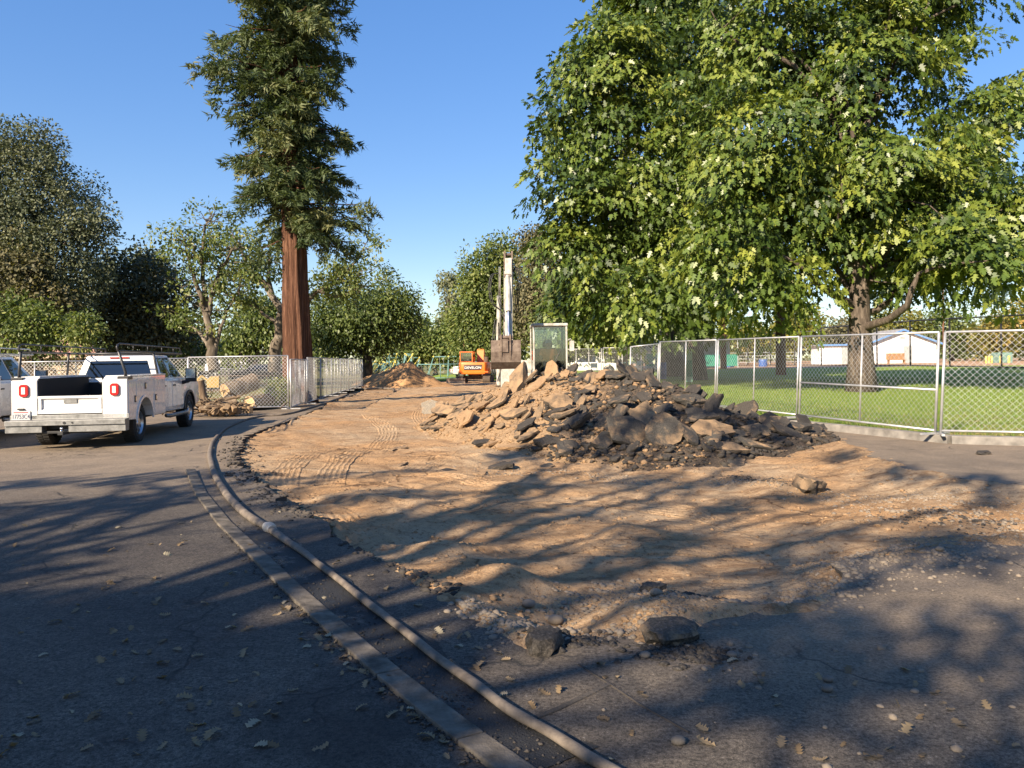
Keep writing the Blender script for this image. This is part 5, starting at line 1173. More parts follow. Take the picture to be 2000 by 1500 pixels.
SM = [smat('asphalt_slab_dark', (.052, .046, .040), .24), smat('asphalt_slab_grey', (.06, .055, .048), .38), smat('asphalt_slab_dusty', (.085, .07, .055), .72), smat('concrete_slab', (.20, .175, .14), .3), smat('soil_clod', (.26, .165, .09), .6)]
def slab_mesh(rr, w, h, t, n=None):
    """broken plate: irregular outline, ragged sides, dished top"""
    n = n or rr.randint(5, 7); ring = []
    cs = []
    for k in range(n):
        a = 2*math.pi*(k+rr.uniform(-.32, .32))/n; q = rr.uniform(.62, 1.12); cs.append(Vector((math.cos(a)*w/2*q, math.sin(a)*h/2*q, 0)))
    for k in range(n):
        a, b = cs[k], cs[(k+1) % n]; ring.append(a)
        for f in ((.5,) if (b-a).length < .25 else (.3, .68)): ring.append(a.lerp(b, f+rr.uniform(-.1, .1))*rr.uniform(.92, 1.07))
    bm = bmesh.new(); m = len(ring)
    top = [bm.verts.new((p.x, p.y, t/2+rr.uniform(-.16, .12)*t)) for p in ring]
    mid = [bm.verts.new((p.x*rr.uniform(.95, 1.10), p.y*rr.uniform(.95, 1.10), rr.uniform(-.2, .2)*t)) for p in ring]
    bot = [bm.verts.new((p.x*rr.uniform(.82, 1.0), p.y*rr.uniform(.82, 1.0), -t/2+rr.uniform(-.25, .2)*t)) for p in ring]
    inn = [bm.verts.new((p.x*.55+rr.uniform(-.03, .03)*w, p.y*.55+rr.uniform(-.03, .03)*h, t/2+rr.uniform(-.12, .16)*t)) for p in ring[::2]]
    c = bm.verts.new((0, 0, t/2+rr.uniform(-.1, .15)*t)); q = len(inn)
    for k in range(m):
        k2 = (k+1) % m
        bm.faces.new((mid[k], mid[k2], top[k2], top[k])); bm.faces.new((bot[k], bot[k2], mid[k2], mid[k]))
    for k in range(m):
        k2 = (k+1) % m; a, b = inn[(k//2) % q], inn[(k2//2) % q] if k2 else inn[0]
        if a is b: bm.faces.new((top[k], top[k2], a))
        else: bm.faces.new((top[k], top[k2], b, a))
    for k in range(q): bm.faces.new((inn[k], inn[(k+1) % q], c))
    bm.faces.new(bot[::-1]); bmesh.ops.recalc_face_normals(bm, faces=bm.faces)
    me = bpy.data.meshes.new('asphalt_slab'); bm.to_mesh(me); bm.free(); return me
rr = random.Random(77)
def place_slab(x, y, w, h, t, tilt, strike, spin, mi, label, group, name='asphalt_slab', cat='slab', lift=.0, ztop=None):
    me = slab_mesh(rr, w, h, t); me.materials.append(SM[mi])
    o = link(name, me, None, label=label, cat=cat, group=group)
    n0 = Vector((math.cos(strike)*math.sin(tilt), math.sin(strike)*math.sin(tilt), math.cos(tilt)))
    o.rotation_mode = 'QUATERNION'; q = n0.to_track_quat('Z', 'Y'); o.rotation_quaternion = q @ Euler((0, 0, spin)).to_quaternion()
    o.location = (x, y, (heap_z(x, y) if ztop is None else ztop)+lift); return o
def hp_at(u, v):
    """point on the heap's surface seen along a line of sight"""
    d = ray(u, v)
    for k in range(420):
        Y = 10.2+k*.03; x, z = d.x*Y, CAM_H+d.z*Y
        if -2.9 < x < 6.7 and z <= heap_z(x, Y): return Vector((x, Y, z))
    return G(u, v)
# slabs one can pick out by eye
NAMED = [
    (842, 800, 1.0, .85, .12, R(62), R(-110), .6, 3, 'pale grey concrete slab standing at the heap\'s far end nearest the fence', .30),
    (1012, 760, .55, 1.5, .16, R(50), R(215), .5, 2, 'long tan slab leaning up the heap below the excavator cab', .22), (1052, 730, .5, 1.35, .15, R(55), R(210), .45, 2, 'tallest tan slab leaning in front of the cab window', .30),
    (1073, 722, .8, .55, .10, R(60), R(-60), .3, 2, 'flat tan plate propped behind the tallest leaning slab', .35), (935, 775, .9, .5, .12, R(35), R(230), .2, 2, 'dusty slab halfway up the sunny slope', .08),
    (905, 792, .8, .35, .10, R(25), R(230), .3, 2, 'narrow dusty slab low on the sunny slope', .05), (1000, 815, .75, .45, .10, R(30), R(225), .2, 2, 'tan slab on the lower sunny slope above dark rubble', .06),
    (1090, 795, .7, .55, .10, R(40), R(-80), 0, 2, 'rounded tan plate in the middle of the heap', .10), (1160, 745, .6, .45, .10, R(40), R(-80), .4, 2, 'curved tan plate under the heap crest', .08),
    (1225, 862, .95, .75, .11, R(48), R(-75), .3, 1, 'big grey plate leaning at the heap\'s front', .16), (1290, 865, .85, .85, .13, R(52), R(-85), .2, 1, 'big rough plate upright at the heap front beside the grey one', .18),
    (1262, 835, .9, .6, .10, R(50), R(-90), 1.2, 2, 'tan plate behind the two big front plates', .18), (1180, 870, .75, .40, .10, R(38), R(-60), .5, 1, 'dark tilted plate left of the big grey one', .10),
    (1390, 850, .95, .55, .11, R(35), R(-70), .1, 2, 'smooth tan plate low on the shaded end', .10), (1420, 880, .8, .35, .08, R(25), R(-75), -.3, 2, 'thin tan plate lying at the foot of the shaded end', .04),
    (1480, 852, .62, .5, .09, R(40), R(-90), .2, 1, 'grey plate near the gate end of the heap', .10), (1455, 872, .2, .9, .08, R(30), R(-70), .9, 1, 'long narrow plank-like slab near the gate end', .08),
    (1300, 735, .75, .5, .14, R(35), R(-50), 0, 0, 'black slab lump on the dark crest', .10), (1350, 745, .6, .5, .14, R(40), R(-140), 0, 0, 'black slab hooked over the dark crest\'s shoulder', .08),
    (1120, 835, .55, 1.1, .12, R(40), R(200), -.7, 0, 'dark slab slanting through the shaded middle', .10), (1340, 790, .9, .4, .10, R(30), R(-70), -.3, 1, 'brownish flat slab on the dark slope', .08),
    (1555, 840, .8, .35, .12, R(20), R(-80), -.2, 1, 'flat dark slab stack at the gate end', .05), (1070, 870, .6, .35, .10, R(30), R(-80), 0, 0, 'dark slab at the foot of the sunny slope', .05), (945, 868, .55, .3, .06, R(15), R(-80), .1, 0, 'flat black flake lying before the sunny slope', .03),
    (1597, 845, .6, .4, .1, R(35), R(-60), .4, 1, 'last tilted slab at the gate end of the heap', .05), (1420, 800, .8, .35, .1, R(35), R(-40), -.6, 0, 'slanting dark slab on the falling ridge', .08)]
for u, v, w, h, t, ti, st_, sp_, mi, lab, lift in NAMED:
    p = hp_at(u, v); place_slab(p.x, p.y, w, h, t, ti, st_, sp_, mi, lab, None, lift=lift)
cnt = 0
while cnt < 285:
    x = rr.uniform(-2.4, 6.3); y = rr.uniform(11.6, 20.5); h = float(heap_h(x, y))
    if h < .03 and (rr.random() < .85 or x > 4.8): continue
    yr = float(np.interp(x, rgx, [r[1] for r in RG]))
    if y > yr+1.0: continue
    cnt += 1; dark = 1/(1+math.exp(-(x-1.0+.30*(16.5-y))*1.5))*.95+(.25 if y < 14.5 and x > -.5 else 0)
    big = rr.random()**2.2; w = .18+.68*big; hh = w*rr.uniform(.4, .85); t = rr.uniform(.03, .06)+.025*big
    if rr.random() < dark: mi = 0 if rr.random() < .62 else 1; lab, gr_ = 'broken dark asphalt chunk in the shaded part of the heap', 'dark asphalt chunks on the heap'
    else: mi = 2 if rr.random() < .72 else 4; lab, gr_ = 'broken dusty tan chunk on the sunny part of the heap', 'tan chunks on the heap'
    zone = 'at the end nearest the fence line' if x < -.6 else 'below the excavator cab' if x < 1.8 else 'in the middle of the long heap' if x < 3.8 else 'at the end nearest the gate'
    lvl = 'foot' if h < .32 else 'slope' if h < .85 else 'crest'
    lab = ('broken dark asphalt chunk' if mi < 2 else 'broken dusty tan chunk')+f' on the heap {lvl} {zone}'
    st_ = R(rr.choice([190, 200, 210, 220, -120, 205] if x < 2.2 else [-60, -75, -90, -110, 215, -40]))+rr.uniform(-.35, .35)
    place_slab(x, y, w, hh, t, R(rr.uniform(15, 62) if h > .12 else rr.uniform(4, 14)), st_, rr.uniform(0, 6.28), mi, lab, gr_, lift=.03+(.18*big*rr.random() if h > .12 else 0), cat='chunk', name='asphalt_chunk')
# crumbs and gravel
ICO = None
def ico():
    bm = bmesh.new(); bmesh.ops.create_icosphere(bm, subdivisions=1, radius=1); V = np.array([v.co[:] for v in bm.verts]); F = np.array([[v.index for v in f.verts] for f in bm.faces]); bm.free(); return V, F
IV, IF = ico()
def scatter(name, P, S, mat, seed, squash=.65, jit=.22, **tags):
    rng = np.random.default_rng(seed); n = len(P); k = len(IV)
    a = rng.random(n)*6.283; sc = np.stack([S*(.75+.5*rng.random(n)), S*(.65+.4*rng.random(n)), S*squash*(.7+.5*rng.random(n))], 1)
    V = IV[None]*(1+jit*rng.normal(size=(n, k, 1)))*sc[:, None, :]
    c, s = np.cos(a)[:, None], np.sin(a)[:, None]; X = V[..., 0]*c-V[..., 1]*s; Y = V[..., 0]*s+V[..., 1]*c
    V = np.stack([X, Y, V[..., 2]], -1)+P[:, None, :]
    F = (IF[None]+(np.arange(n)*k)[:, None, None]).reshape(-1, 3)
    return np_mesh(name, V.reshape(-1, 3), F, mat, None, smooth=squash > .6 and jit < .15, **tags)
rng = np.random.default_rng(123)
def on_heap(n, xlo, xhi):
    x = rng.uniform(xlo, xhi, n*3); y = rng.uniform(11.4, 20.8, n*3); h = heap_h(x, y); k = (h > -.08) & (y < np.interp(x, rgx, [r[1] for r in RG])+.8); x, y = x[k][:n], y[k][:n]
    z = np.maximum(dirt_h(x, y), -.12)+heap_h(x, y); return np.stack([x, y, z], 1)
P = on_heap(2400, -2.6, 3.2); scatter('soil_rubble', P+np.array([0, 0, .01]), .012+.06*rng.random(len(P))**3, SM[4], 1, .6, .28, kind='stuff', label='tan clods and crumbs over the heap')
P = on_heap(3000, .6, 6.5); scatter('asphalt_rubble', P+np.array([0, 0, .01]), .015+.075*rng.random(len(P))**2.6, SM[0], 2, .55, .3, kind='stuff', label='black asphalt crumbs over the heap')
def along(pts, n, spread):
    out = []
    for _ in range(n):
        i = rng.integers(len(pts)-1); t = rng.random(); u = pts[i][0]+(pts[i+1][0]-pts[i][0])*t; v = pts[i][1]+(pts[i+1][1]-pts[i][1])*t
        g = G(u, v); x = g.x+rng.normal()*spread; y = g.y+rng.normal()*spread; out.append((x, y))
    a = np.array(out); z = dirt_h(a[:, 0], a[:, 1]); sd = poly_sd(a[:, 0], a[:, 1], HOLE); z = np.where(sd < 0, np.maximum(z, 0), z)
    return np.stack([a[:, 0], a[:, 1], z], 1)
P = np.concatenate([along([(1000, 1235), (1100, 1225), (1250, 1225), (1330, 1215)], 520, .13), along([(1060, 1160), (1150, 1150), (1200, 1130), (1250, 1110)], 260, .16), along([(900, 1180), (950, 1205), (1010, 1235)], 160, .07), along([(1430, 1160), (1520, 1165), (1600, 1150)], 300, .16), along([(1240, 1170), (1340, 1165)], 130, .15),
    along([(1620, 1080), (1720, 1070), (1800, 1062)], 260, .14), along([(1720, 1000), (1800, 985), (1900, 1000), (2010, 1040)], 620, .28), along([(1650, 960), (1800, 950), (1990, 975)], 300, .25), along([(1400, 915), (1500, 925), (1650, 950)], 380, .22), along([(940, 900), (1100, 905), (1300, 920)], 380, .25), along([(1640, 1105), (1800, 1078), (2000, 1052)], 620, .22), along([(1600, 1165), (1660, 1110)], 200, .15), along([(1700, 1100), (1990, 1110)], 160, .35), along([(1100, 1270), (1900, 1350)], 60, .5)*np.array([1, 1, 1.])])
scatter('river_gravel', P, .006+.026*rng.random(len(P))**2.2, GM['rock'], 3, .7, .10, kind='stuff', label='rounded pale pebbles spilled along the broken edge')
x = rng.uniform(-6, 7, 11000); y = 4.6+11.4*rng.random(11000)**1.5; k = poly_sd(x, y, HOLE) > .02; x, y = x[k], y[k]
scatter('dirt_crumbs', np.stack([x, y, dirt_h(x, y)], 1), .004+.030*rng.random(len(x))**5, SM[4], 4, .65, .2, kind='stuff', label='loose crumbs scattered over the excavated dirt')
P = np.concatenate([along([(480, 850), (467, 880), (470, 905), (500, 940), (545, 975), (600, 1010)], 900, .16), along([(560, 985), (620, 1012)], 160, .06), along([(640, 1035), (760, 1102), (880, 1165)], 300, .04)*np.array([1, 1, 1])])
scatter('edge_crumbs', P, .008+.034*rng.random(len(P))**3, GM['darkrubble'], 5, .6, .25, kind='stuff', label='black crumbled asphalt along the dug edge')
P = np.concatenate([along([(1270, 1275), (1340, 1272), (1420, 1282)], 420, .07), along([(1330, 1140), (1420, 1145)], 260, .07), along([(1040, 1245), (1130, 1250), (1200, 1250)], 180, .06), along([(1750, 1010), (1850, 1000), (1960, 1030)], 420, .2), along([(1420, 905), (1560, 930)], 260, .14)])
scatter('asphalt_crumbs', P, .006+.028*rng.random(len(P))**2.2, SM[0], 6, .6, .25, kind='stuff', label='fresh black asphalt crumbs on the pavement')
gl_ = []
for _ in range(1500):
    i = rng.integers(2, len(sp)-1); q = sp[i].lerp(sp[i+1], rng.random()) if i+1 < len(sp) else sp[i]; h_ = nearest_on(hp, q); t_ = rng.random()**1.6; gl_.append(q.lerp(h_, .10+t_*.85 if rng.random() < .55 else -.18-.25*t_))
P = np.array([(g.x+rng.normal()*.015, g.y+rng.normal()*.015, .006+road_z(g.x, g.y)) for g in gl_])
scatter('gutter_litter', P, .003+.011*rng.random(len(P))**3, GM['darkrubble'], 7, .5, .3, kind='stuff', label='dark leaf crumbs and grit along the kerb strip')
# lone chunks and stones on the near pavement
for u, v, w, h, t, ti, st_, sp_, mi, lab, lift in [(1062, 1268, .25, .17, .14, R(12), 1., .3, 0, 'black asphalt lump nearest the hose', .07), (1312, 1247, .33, .25, .12, R(14), 2.2, .2, 1, 'grey-topped asphalt lump on black crumbs', .075),
        (1578, 935, .50, .34, .22, R(20), -1.2, .5, 2, 'dusty boulder-like lump on the open dirt right of the heap', .04), (1921, 887, .30, .2, .07, R(8), 0, .2, 0, 'small black scrap on the road before the gate', .02), (1275, 1132, .16, .12, .08, R(15), 0, 0, 1, 'small clod among the pebbles', .02)]:
    p = G(u, v); bm = bmesh.new(); bmesh.ops.create_icosphere(bm, subdivisions=3, radius=1)
    for q in bm.verts:
        c = q.co.copy(); f = 1+.38*mnoise.noise(c*1.3+Vector((u, v, 1)))+.26*mnoise.noise(c*3.1+Vector((v, u, 1)))+.06*mnoise.noise(c*9)
        c = c*f; c.z = min(c.z, .55+.10*mnoise.noise(c*2)); q.co = Vector((c.x*w/2, c.y*h/2, c.z*t*.75))
    me = bpy.data.meshes.new('asphalt_lump'); bm.to_mesh(me); bm.free(); o = link('asphalt_lump', me, SM[mi], None, 35, label=lab, cat='lump')
    o.rotation_euler = (ti*.5, 0, sp_*3); o.location = (p.x, p.y, max(hz(p.x, p.y), 0 if v > 1230 or u > 1900 else -1)+t*.28)
stone = pmat('river_stone', (.11, .095, .078), .7, scale=20, var=.2)
for u, v, s, lab in [(1617, 1331, .022, 'round grey stone lying in a sun patch, the upper of two'), (1616, 1350, .024, 'round grey stone below its twin in the sun patch'), (1325, 1453, .026, 'grey pebble at the bottom of the photo'), (1260, 1284, .026, 'pale round stone beside the black crumbs'), (1429, 1283, .024, 'pale stone at the end of the black crumbs'), (1281, 1168, .034, 'pale upright stone in the pebble spill'), (1085, 1172, .045, 'pale cobble at the dirt hollow'), (1032, 1160, .04, 'whitish cobble left of the dirt hollow'), (1836, 1076, .03, 'white stone in a sun patch by the crack')]:
    g = G(u, v); V = IV*(1+.05*rng.normal(size=(len(IV), 1)))*np.array([s*1.2, s*.95, s*.75])
    bm = bmesh.new(); bmesh.ops.create_icosphere(bm, subdivisions=2, radius=1)
    for q in bm.verts: q.co = Vector((q.co.x*s*1.2, q.co.y*s*.95, q.co.z*s*.75))*(1+.10*mnoise.noise(q.co*1.7+Vector((u, v, 0))))
    me = bpy.data.meshes.new('stone'); bm.to_mesh(me); bm.free(); o = link('stone', me, stone if s < .03 else GM['rock'], None, True, label=lab, cat='stone'); o.location = (g.x, g.y, top_z(g.x, g.y)+s*.55)
# fallen leaves
leafm = leaf_mat('dry_leaf', [(0, (.10, .065, .035)), (.5, (.24, .18, .11)), (1, (.36, .33, .24))], .7, .2, .2)
def oak_mesh(k):
    r_ = random.Random(k); n = 5; pts = [(0, 0)]
    for i in range(n): t = (i+.5)/n; w = (.30-.12*abs(t-.5))*r_.uniform(.75, 1.2); pts += [(w, t*.9+.03), (w*.42, t*.9+.12)]
    pts += [(0, 1.0)]
    for i in reversed(range(n)): t = (i+.5)/n; w = (.30-.12*abs(t-.5))*r_.uniform(.75, 1.2); pts += [(-w*.42, t*.9+.12), (-w, t*.9+.03)]
    cv = r_.uniform(.1, .55); me = bpy.data.meshes.new('fallen_leaf')
    V = [(x, y-.5, .06+abs(x)*cv+.10*math.sin(y*4+k)) for x, y in pts]; m = len(pts)
    V2 = V+[(0, y-.5, .05+.10*math.sin(y*4+k)) for y in (.2, .5, .8)]
    me.from_pydata(V, [], [tuple(range(m))]); at = me.attributes.new('tint', 'FLOAT', 'POINT'); tv = r_.uniform(.1, .95); at.data.foreach_set('value', [tv]*m); me.materials.append(leafm); return me
LM = [oak_mesh(k) for k in range(10)]; rl = random.Random(5)
spots = []
for _ in range(130): spots.append((rl.uniform(0, 620)+rl.gauss(0, 30), 1000+480*rl.random()))
for _ in range(60): t = rl.random(); spots.append((560+370*t+rl.gauss(0, 25)-30, 1130+330*t+rl.gauss(0, 15)+25))
for _ in range(45): spots.append((rl.uniform(1150, 2000), rl.uniform(1290, 1490)))
for _ in range(25): t = rl.random(); spots.append((640+400*t+rl.gauss(0, 20)+40, 1100+300*t+rl.gauss(0, 20)))
for u, v in spots:
    if v < 980 or u < -40: continue
    g = G(u, v); o = bpy.data.objects.new('fallen_leaf', rl.choice(LM)); COL.objects.link(o); s = rl.uniform(.03, .085)
    o.location = (g.x, g.y, road_z(g.x, g.y)+.003); o.scale = (s, s, s); o.rotation_euler = (rl.gauss(0, .25), rl.gauss(0, .25), rl.uniform(0, 6.28)); side = (g-nearest_on(sp, g)).x; lab = ('dry oak leaf caught along the concrete kerb strip' if abs(side) < .16 and u < 1000 else 'dry oak leaf on the shaded road '+('in the near corner' if v > 1250 else 'further up towards the truck') if side < 0 and u < 1000 else 'dry oak leaf on the pavement between kerb strip and pit' if u < 1130 else 'dry oak leaf on the near pavement '+('below the black crumbs' if u < 1550 else 'among the sun patches')); tag(o, lab, 'leaf', 'fallen leaves on the pavement')
for u, v, s in [(375, 1275, 1)]: pass

# far dirt mound
dm = empty('dirt_mound', (A(785, 740, 57).x, 57, -.27), label='tall heap of orange dirt beyond the receding fence', cat='dirt heap')
mx = np.linspace(-4.2, 4.4, 90); my = np.linspace(-3.4, 3.4, 60); MX, MY = np.meshgrid(mx, my)
pk = np.interp(MX, [-4, -2.6, -1, .0, .7, 1.1, 1.8, 3.0, 4.2], [0, .85, 1.35, 1.85, 2.05, 1.75, 1.05, .35, 0])
MZ = pk*np.clip(1-np.abs(MY+.2)/(1.2+pk*.95), 0, 1)**.9; MZ = MZ*(1+.14*fbm(MX*1.2, MY*1.2, 4))+.10*fbm(MX*2.5+3, MY*2.5, 4)*sstep(.05, .4, MZ)-.03
idx = np.arange(MX.size).reshape(MX.shape); F = np.stack([idx[:-1, :-1], idx[:-1, 1:], idx[1:, 1:], idx[1:, :-1]], -1).reshape(-1, 4)
np_mesh('mound', np.stack([MX, MY, MZ], -1).reshape(-1, 3), F, pmat('mound_dirt', (.30, .165, .075), .95, scale=1.2, col2=(.40, .24, .12), bstr=.8, bscale=9, bdist=.06, spec=.1), dm, smooth=True)
o = MB().box((0, 0, 0), (.12, 2.6, .05)).build('plank', VM['wood'], None, label='pale plank lying against the far dirt mound', cat='plank'); o.location = (dm.location.x-.9, 54.3, .45); o.rotation_euler = (R(25), 0, R(-50))

# ---------------------------------------------------------------- brush pile, logs, stump by the left-hand fence
logm = bark_mat('log_bark', (.17, .12, .08), (.36, .28, .19), (9, 9, 2)); cut = pmat('sawn_wood', (.55, .36, .17), .7, scale=6, var=.22)
def log(label, p, q, r, name='log'):
    p, q = Vector(p), Vector(q); root = empty(name, p, label=label, cat='log', group='logs by the fence'); d = q-p; mb = MB()
    mb.tube([d*t for t in (0, .3, .6, 1)], [r*1.02, r, r*.96, r*.98], 18, caps=False); mb.build('bark', logm, root, smooth=True); n = d.normalized()
    for k, c in ((Vector(), -n*.002), (d, n*.002)):
        a = n.orthogonal().normalized(); b = n.cross(a); MB().add([k+c+(a*math.cos(t)+b*math.sin(t))*r*.97 for t in [2*math.pi*i/18 for i in range(18)]], [tuple(range(18))]).build('cut_face', cut, root)
    return root
def lp(u, v, Y): return A(u, v, Y)
c0 = lp(440, 766, 27.6); log('sawn log end tilted up behind the fence post', c0, c0+Vector((.75, .9, .35)), .33)
c0 = lp(486, 787, 27.8); log('round sawn log end low behind the chain-link', c0, c0+Vector((.35, 1.2, .05)), .25)
c0 = lp(452, 785, 27.2); log('yellow sawn wedge leaning at the post foot', c0+Vector((-.18, 0, .25)), c0+Vector((.32, .15, -.27)), .11)
c0 = lp(394, 770, 25.0); log('mottled branch log standing beside the truck', c0+Vector((-.05, 0, .45)), c0+Vector((.12, .1, -.55)), .12)
c0 = lp(390, 800, 24.6); log('thick limb lying across the brush pile', c0, c0+Vector((1.0, .5, .22)), .10)
c0 = lp(388, 793, 25.0); log('thinner limb above the thick one on the brush pile', c0, c0+Vector((1.2, .4, .28)), .065)
br = empty('brush_pile', lp(410, 805, 24.9), label='tangled pile of cut branches beside the truck front', cat='brush pile'); mb = MB(); rb = random.Random(9)
for _ in range(260):
    p = Vector((rb.gauss(.1, .55), rb.gauss(.2, .3), abs(rb.gauss(0, .22))-.05)); a = rb.uniform(0, 6.28); d = Vector((math.cos(a), math.sin(a)*.6, rb.uniform(-.25, .5)))*rb.uniform(.2, .75)
    mb.tube([p, p+d*.5+Vector((0, 0, rb.gauss(0, .05))), p+d], [rb.uniform(.008, .03)*k for k in (1, .9, .5)], 5)
mb.build('branches', logm, br, smooth=True, kind='stuff')
mb = MB()
for _ in range(40): mb.box((rb.gauss(.45, .35), rb.gauss(.1, .25), abs(rb.gauss(0, .12))), (.22, .16, .14), Euler((rb.random()*3, rb.random()*3, rb.random()*3)).to_matrix())
mb.build('root_clods', GM['rubble'], br, bevel=.02, kind='stuff')
# dry brush behind the trucks
br2 = empty('brush_pile', A(90, 715, 40), label='dry twiggy brush heap behind the open truck bed', cat='brush pile'); mb = MB()
for _ in range(320):
    p = Vector((rb.gauss(.3, 2.0), rb.gauss(0, .5), abs(rb.gauss(0, .6))-.9)); a = rb.uniform(0, 6.28); d = Vector((math.cos(a), math.sin(a)*.5, rb.uniform(-.1, .8)))*rb.uniform(.4, 1.5)
    mb.tube([p, p+d], [rb.uniform(.008, .022), .005], 4)
mb.build('branches', logm, br2, smooth=True, kind='stuff')
tree('shrub', 'round green bush with a few flowers behind the corner of the fence', lp(548, 782, 29.5), .3, .05, [(*lp(548, 760, 29.5), .55, .5, .42)], BK['oak'], LF['syc'], 60, 40, .28, .11, RHOMB, 141, nlimb=5, cat='shrub')
for i, (u, v, Y) in enumerate([(352, 700, 55), (360, 690, 55)]): pass

# ---------------------------------------------------------------- buildings and field furniture
BM = dict(beige=pmat('beige_stucco', (.52, .42, .30), .9, var=.08, scale=2), roof=pmat('faded_roof', (.44, .25, .19), .9, var=.12, scale=5), white=pmat('white_siding', (.74, .74, .74), .7, var=.04, scale=2), blue=pmat('blue_trim', (.10, .22, .46), .6), greyroof=pmat('grey_shingle', (.28, .27, .26), .9, var=.2, scale=9),
          green=pmat('green_panel', (.03, .20, .14), .6, var=.1), teal=pmat('teal_paint', (.13, .25, .25), .5, var=.1), yel=pmat('yellow_paint', (.60, .48, .10), .5, var=.1), pole=bark_mat('utility_pole', (.16, .085, .05), (.34, .20, .13), (20, 20, 1.2), .4), tanwood=pmat('brown_board', (.30, .17, .08), .8, var=.2, scale=4),
          bluep=pmat('blue_plastic', (.05, .11, .32), .45, var=.1), grey=pmat('grey_metal', (.34, .36, .36), .6, metal=.2, var=.12), netting=pmat('dark_windscreen', (.06, .06, .055), .9, var=.2), glass=pmat('dark_pane', (.03, .035, .04), .2))
def bb(nm, lo, hi, m, par, bevel=0.): return MB().b2(lo, hi).build(nm, BM[m] if isinstance(m, str) else m, par, bevel=bevel)
rb_ = empty('restroom', (A(95, 700, 60).x, 60, -.2), R(12), label='beige restroom block with faded pink roof behind the truck bed', cat='building')
bb('wall', (-2.6, 0, 0), (3.6, 4.5, 2.55), 'beige', rb_)
MB().add([(-3.2, -.6, 2.5), (4.2, -.6, 2.5), (4.2, 5.1, 2.5), (-3.2, 5.1, 2.5), (-.6, 2.2, 3.9), (1.4, 2.2, 3.9)], [(0, 1, 5, 4), (1, 2, 5), (2, 3, 4, 5), (3, 0, 4), (3, 2, 1, 0)]).build('roof', BM['roof'], rb_)
bb('fascia', (-3.25, -.66, 2.38), (4.25, -.60, 2.56), 'beige', rb_)
for x in (-.6, .9, 2.4): f = bb('window', (x, -.04, 1.85), (x+.7, -.004, 2.2), 'glass', rb_); bb('sill', (x-.05, -.08, 1.79), (x+.75, -.004, 1.84), 'beige', f)
bb('door', (-2.2, -.04, 0), (-1.3, -.004, 2.0), 'tanwood', rb_)
wb = empty('field_house', (A(1770, 700, 92).x, 92, .72), R(-8), label='white gabled field house with blue roof edge', cat='building')
MB().prism([(-4.2, 0), (3.4, 0), (3.4, 2.4), (-.4, 3.9), (-4.2, 2.4)], 'y', 0, 9).build('wall', BM['white'], wb)
for s, (x0, x1) in ((1, (-.4, 3.9)), (-1, (-4.7, -.4))):
    za, zb = (3.98, 2.27) if s > 0 else (2.27, 3.98)
    MB().prism([(x0, za), (x1, zb), (x1, zb+.14), (x0, za+.14)], 'y', -.5, 9.4).build('roof', BM['greyroof'], wb)
    MB().prism([(x0, za-.12), (x1, zb-.12), (x1, zb+.10), (x0, za+.10)], 'y', -.56, -.505).build('fascia', BM['blue'], wb)
bb('door', (-.3, -.04, 0), (.7, -.003, 2.05), 'grey', wb); bb('vent', (-.7, -.04, 2.9), (-.1, -.003, 3.2), 'grey', wb)
ws = empty('storage_shed', (A(1640, 700, 88).x, 88, .72), R(-8), label='low flat-roofed white shed left of the gabled field house', cat='building')
bb('wall', (-2.2, 0, 0), (3.0, 4, 2.1), 'white', ws); bb('roof', (-2.5, -.3, 2.11), (3.2, 4.3, 2.28), 'greyroof', ws); bb('fascia', (-2.5, -.34, 2.1), (3.2, -.305, 2.3), 'blue', ws)
bb('door', (.2, -.05, 0), (1.2, -.003, 1.95), 'grey', ws); bb('door', (1.3, -.05, 0), (1.5, -.003, 1.95), 'beige', ws)
bn = empty('board_bench', (A(1749, 700, 80).x, 80, .72), label='brown wooden board bench in front of the field house', cat='bench')
bb('backrest', (-.95, .0, .45), (.95, .06, 1.15), 'tanwood', bn); bb('seat', (-.95, -.4, .42), (.95, 0, .48), 'tanwood', bn)
for x in (-.85, .75): bb('leg', (x, -.35, 0), (x+.1, .05, .42), 'tanwood', bn)
for i, u in enumerate((1926, 1935, 1944, 1965, 1985, 1990)):
    o = empty('bollard', (A(u, 700, 78).x, 78+i*.3, .72), label=f'{["first", "second", "third", "fourth", "fifth", "sixth"][i]} yellow bollard from the field house side', cat='bollard', group='yellow bollards round the green cabinets')
    mb = MB(); mb.cyl((0, 0, 0), (0, 0, .68), .09, sides=12); mb.lathe([(.09, 0), (.07, .05), (.001, .08)], Matrix.Translation((0, 0, .68)) @ Matrix.Rotation(R(-90), 4, 'Y'), 12); mb.build('post', BM['yel'], o, smooth=40)
tb2 = bb('utility_cabinet', (0, 0, 0), (1.5, 1.2, 1.1), pmat('cabinet_green', (.14, .24, .20), .6), None, .04); tb2.location = (A(1950, 700, 81).x, 81, .72); tag(tb2, 'grey-green electrical cabinet among the yellow bollards', 'cabinet')
def pole(label, u, Y, h, r, vtop=None, z=.5):
    o = empty('utility_pole', (A(u, 700, Y).x, Y, z), label=label, cat='pole'); MB().tube([(0, 0, -.1), (0, 0, h*.5), (.02, 0, h)], [r, r*.9, r*.75], 14).build('shaft', BM['pole'], o, smooth=True)
    return o
p_ = pole('thick brown wooden pole right of the slim shade tree', 1525, 46, 9.5, .30, z=.5); bb('base_band', (-.31, -.31, 0), (.31, .31, .02), 'tanwood', p_)
pole('wooden pole behind the dugout', 1413, 62, 9, .25, z=.65); pole('wooden pole behind the rack pickup', 1228, 58, 8, .22, z=.3); pole('thin tall pole above the tall black fence', 1843, 100, 10, .13, z=.72); pole('thin bare pole above the orange excavator cab', 906, 75, 3.6, .05, z=-.2)
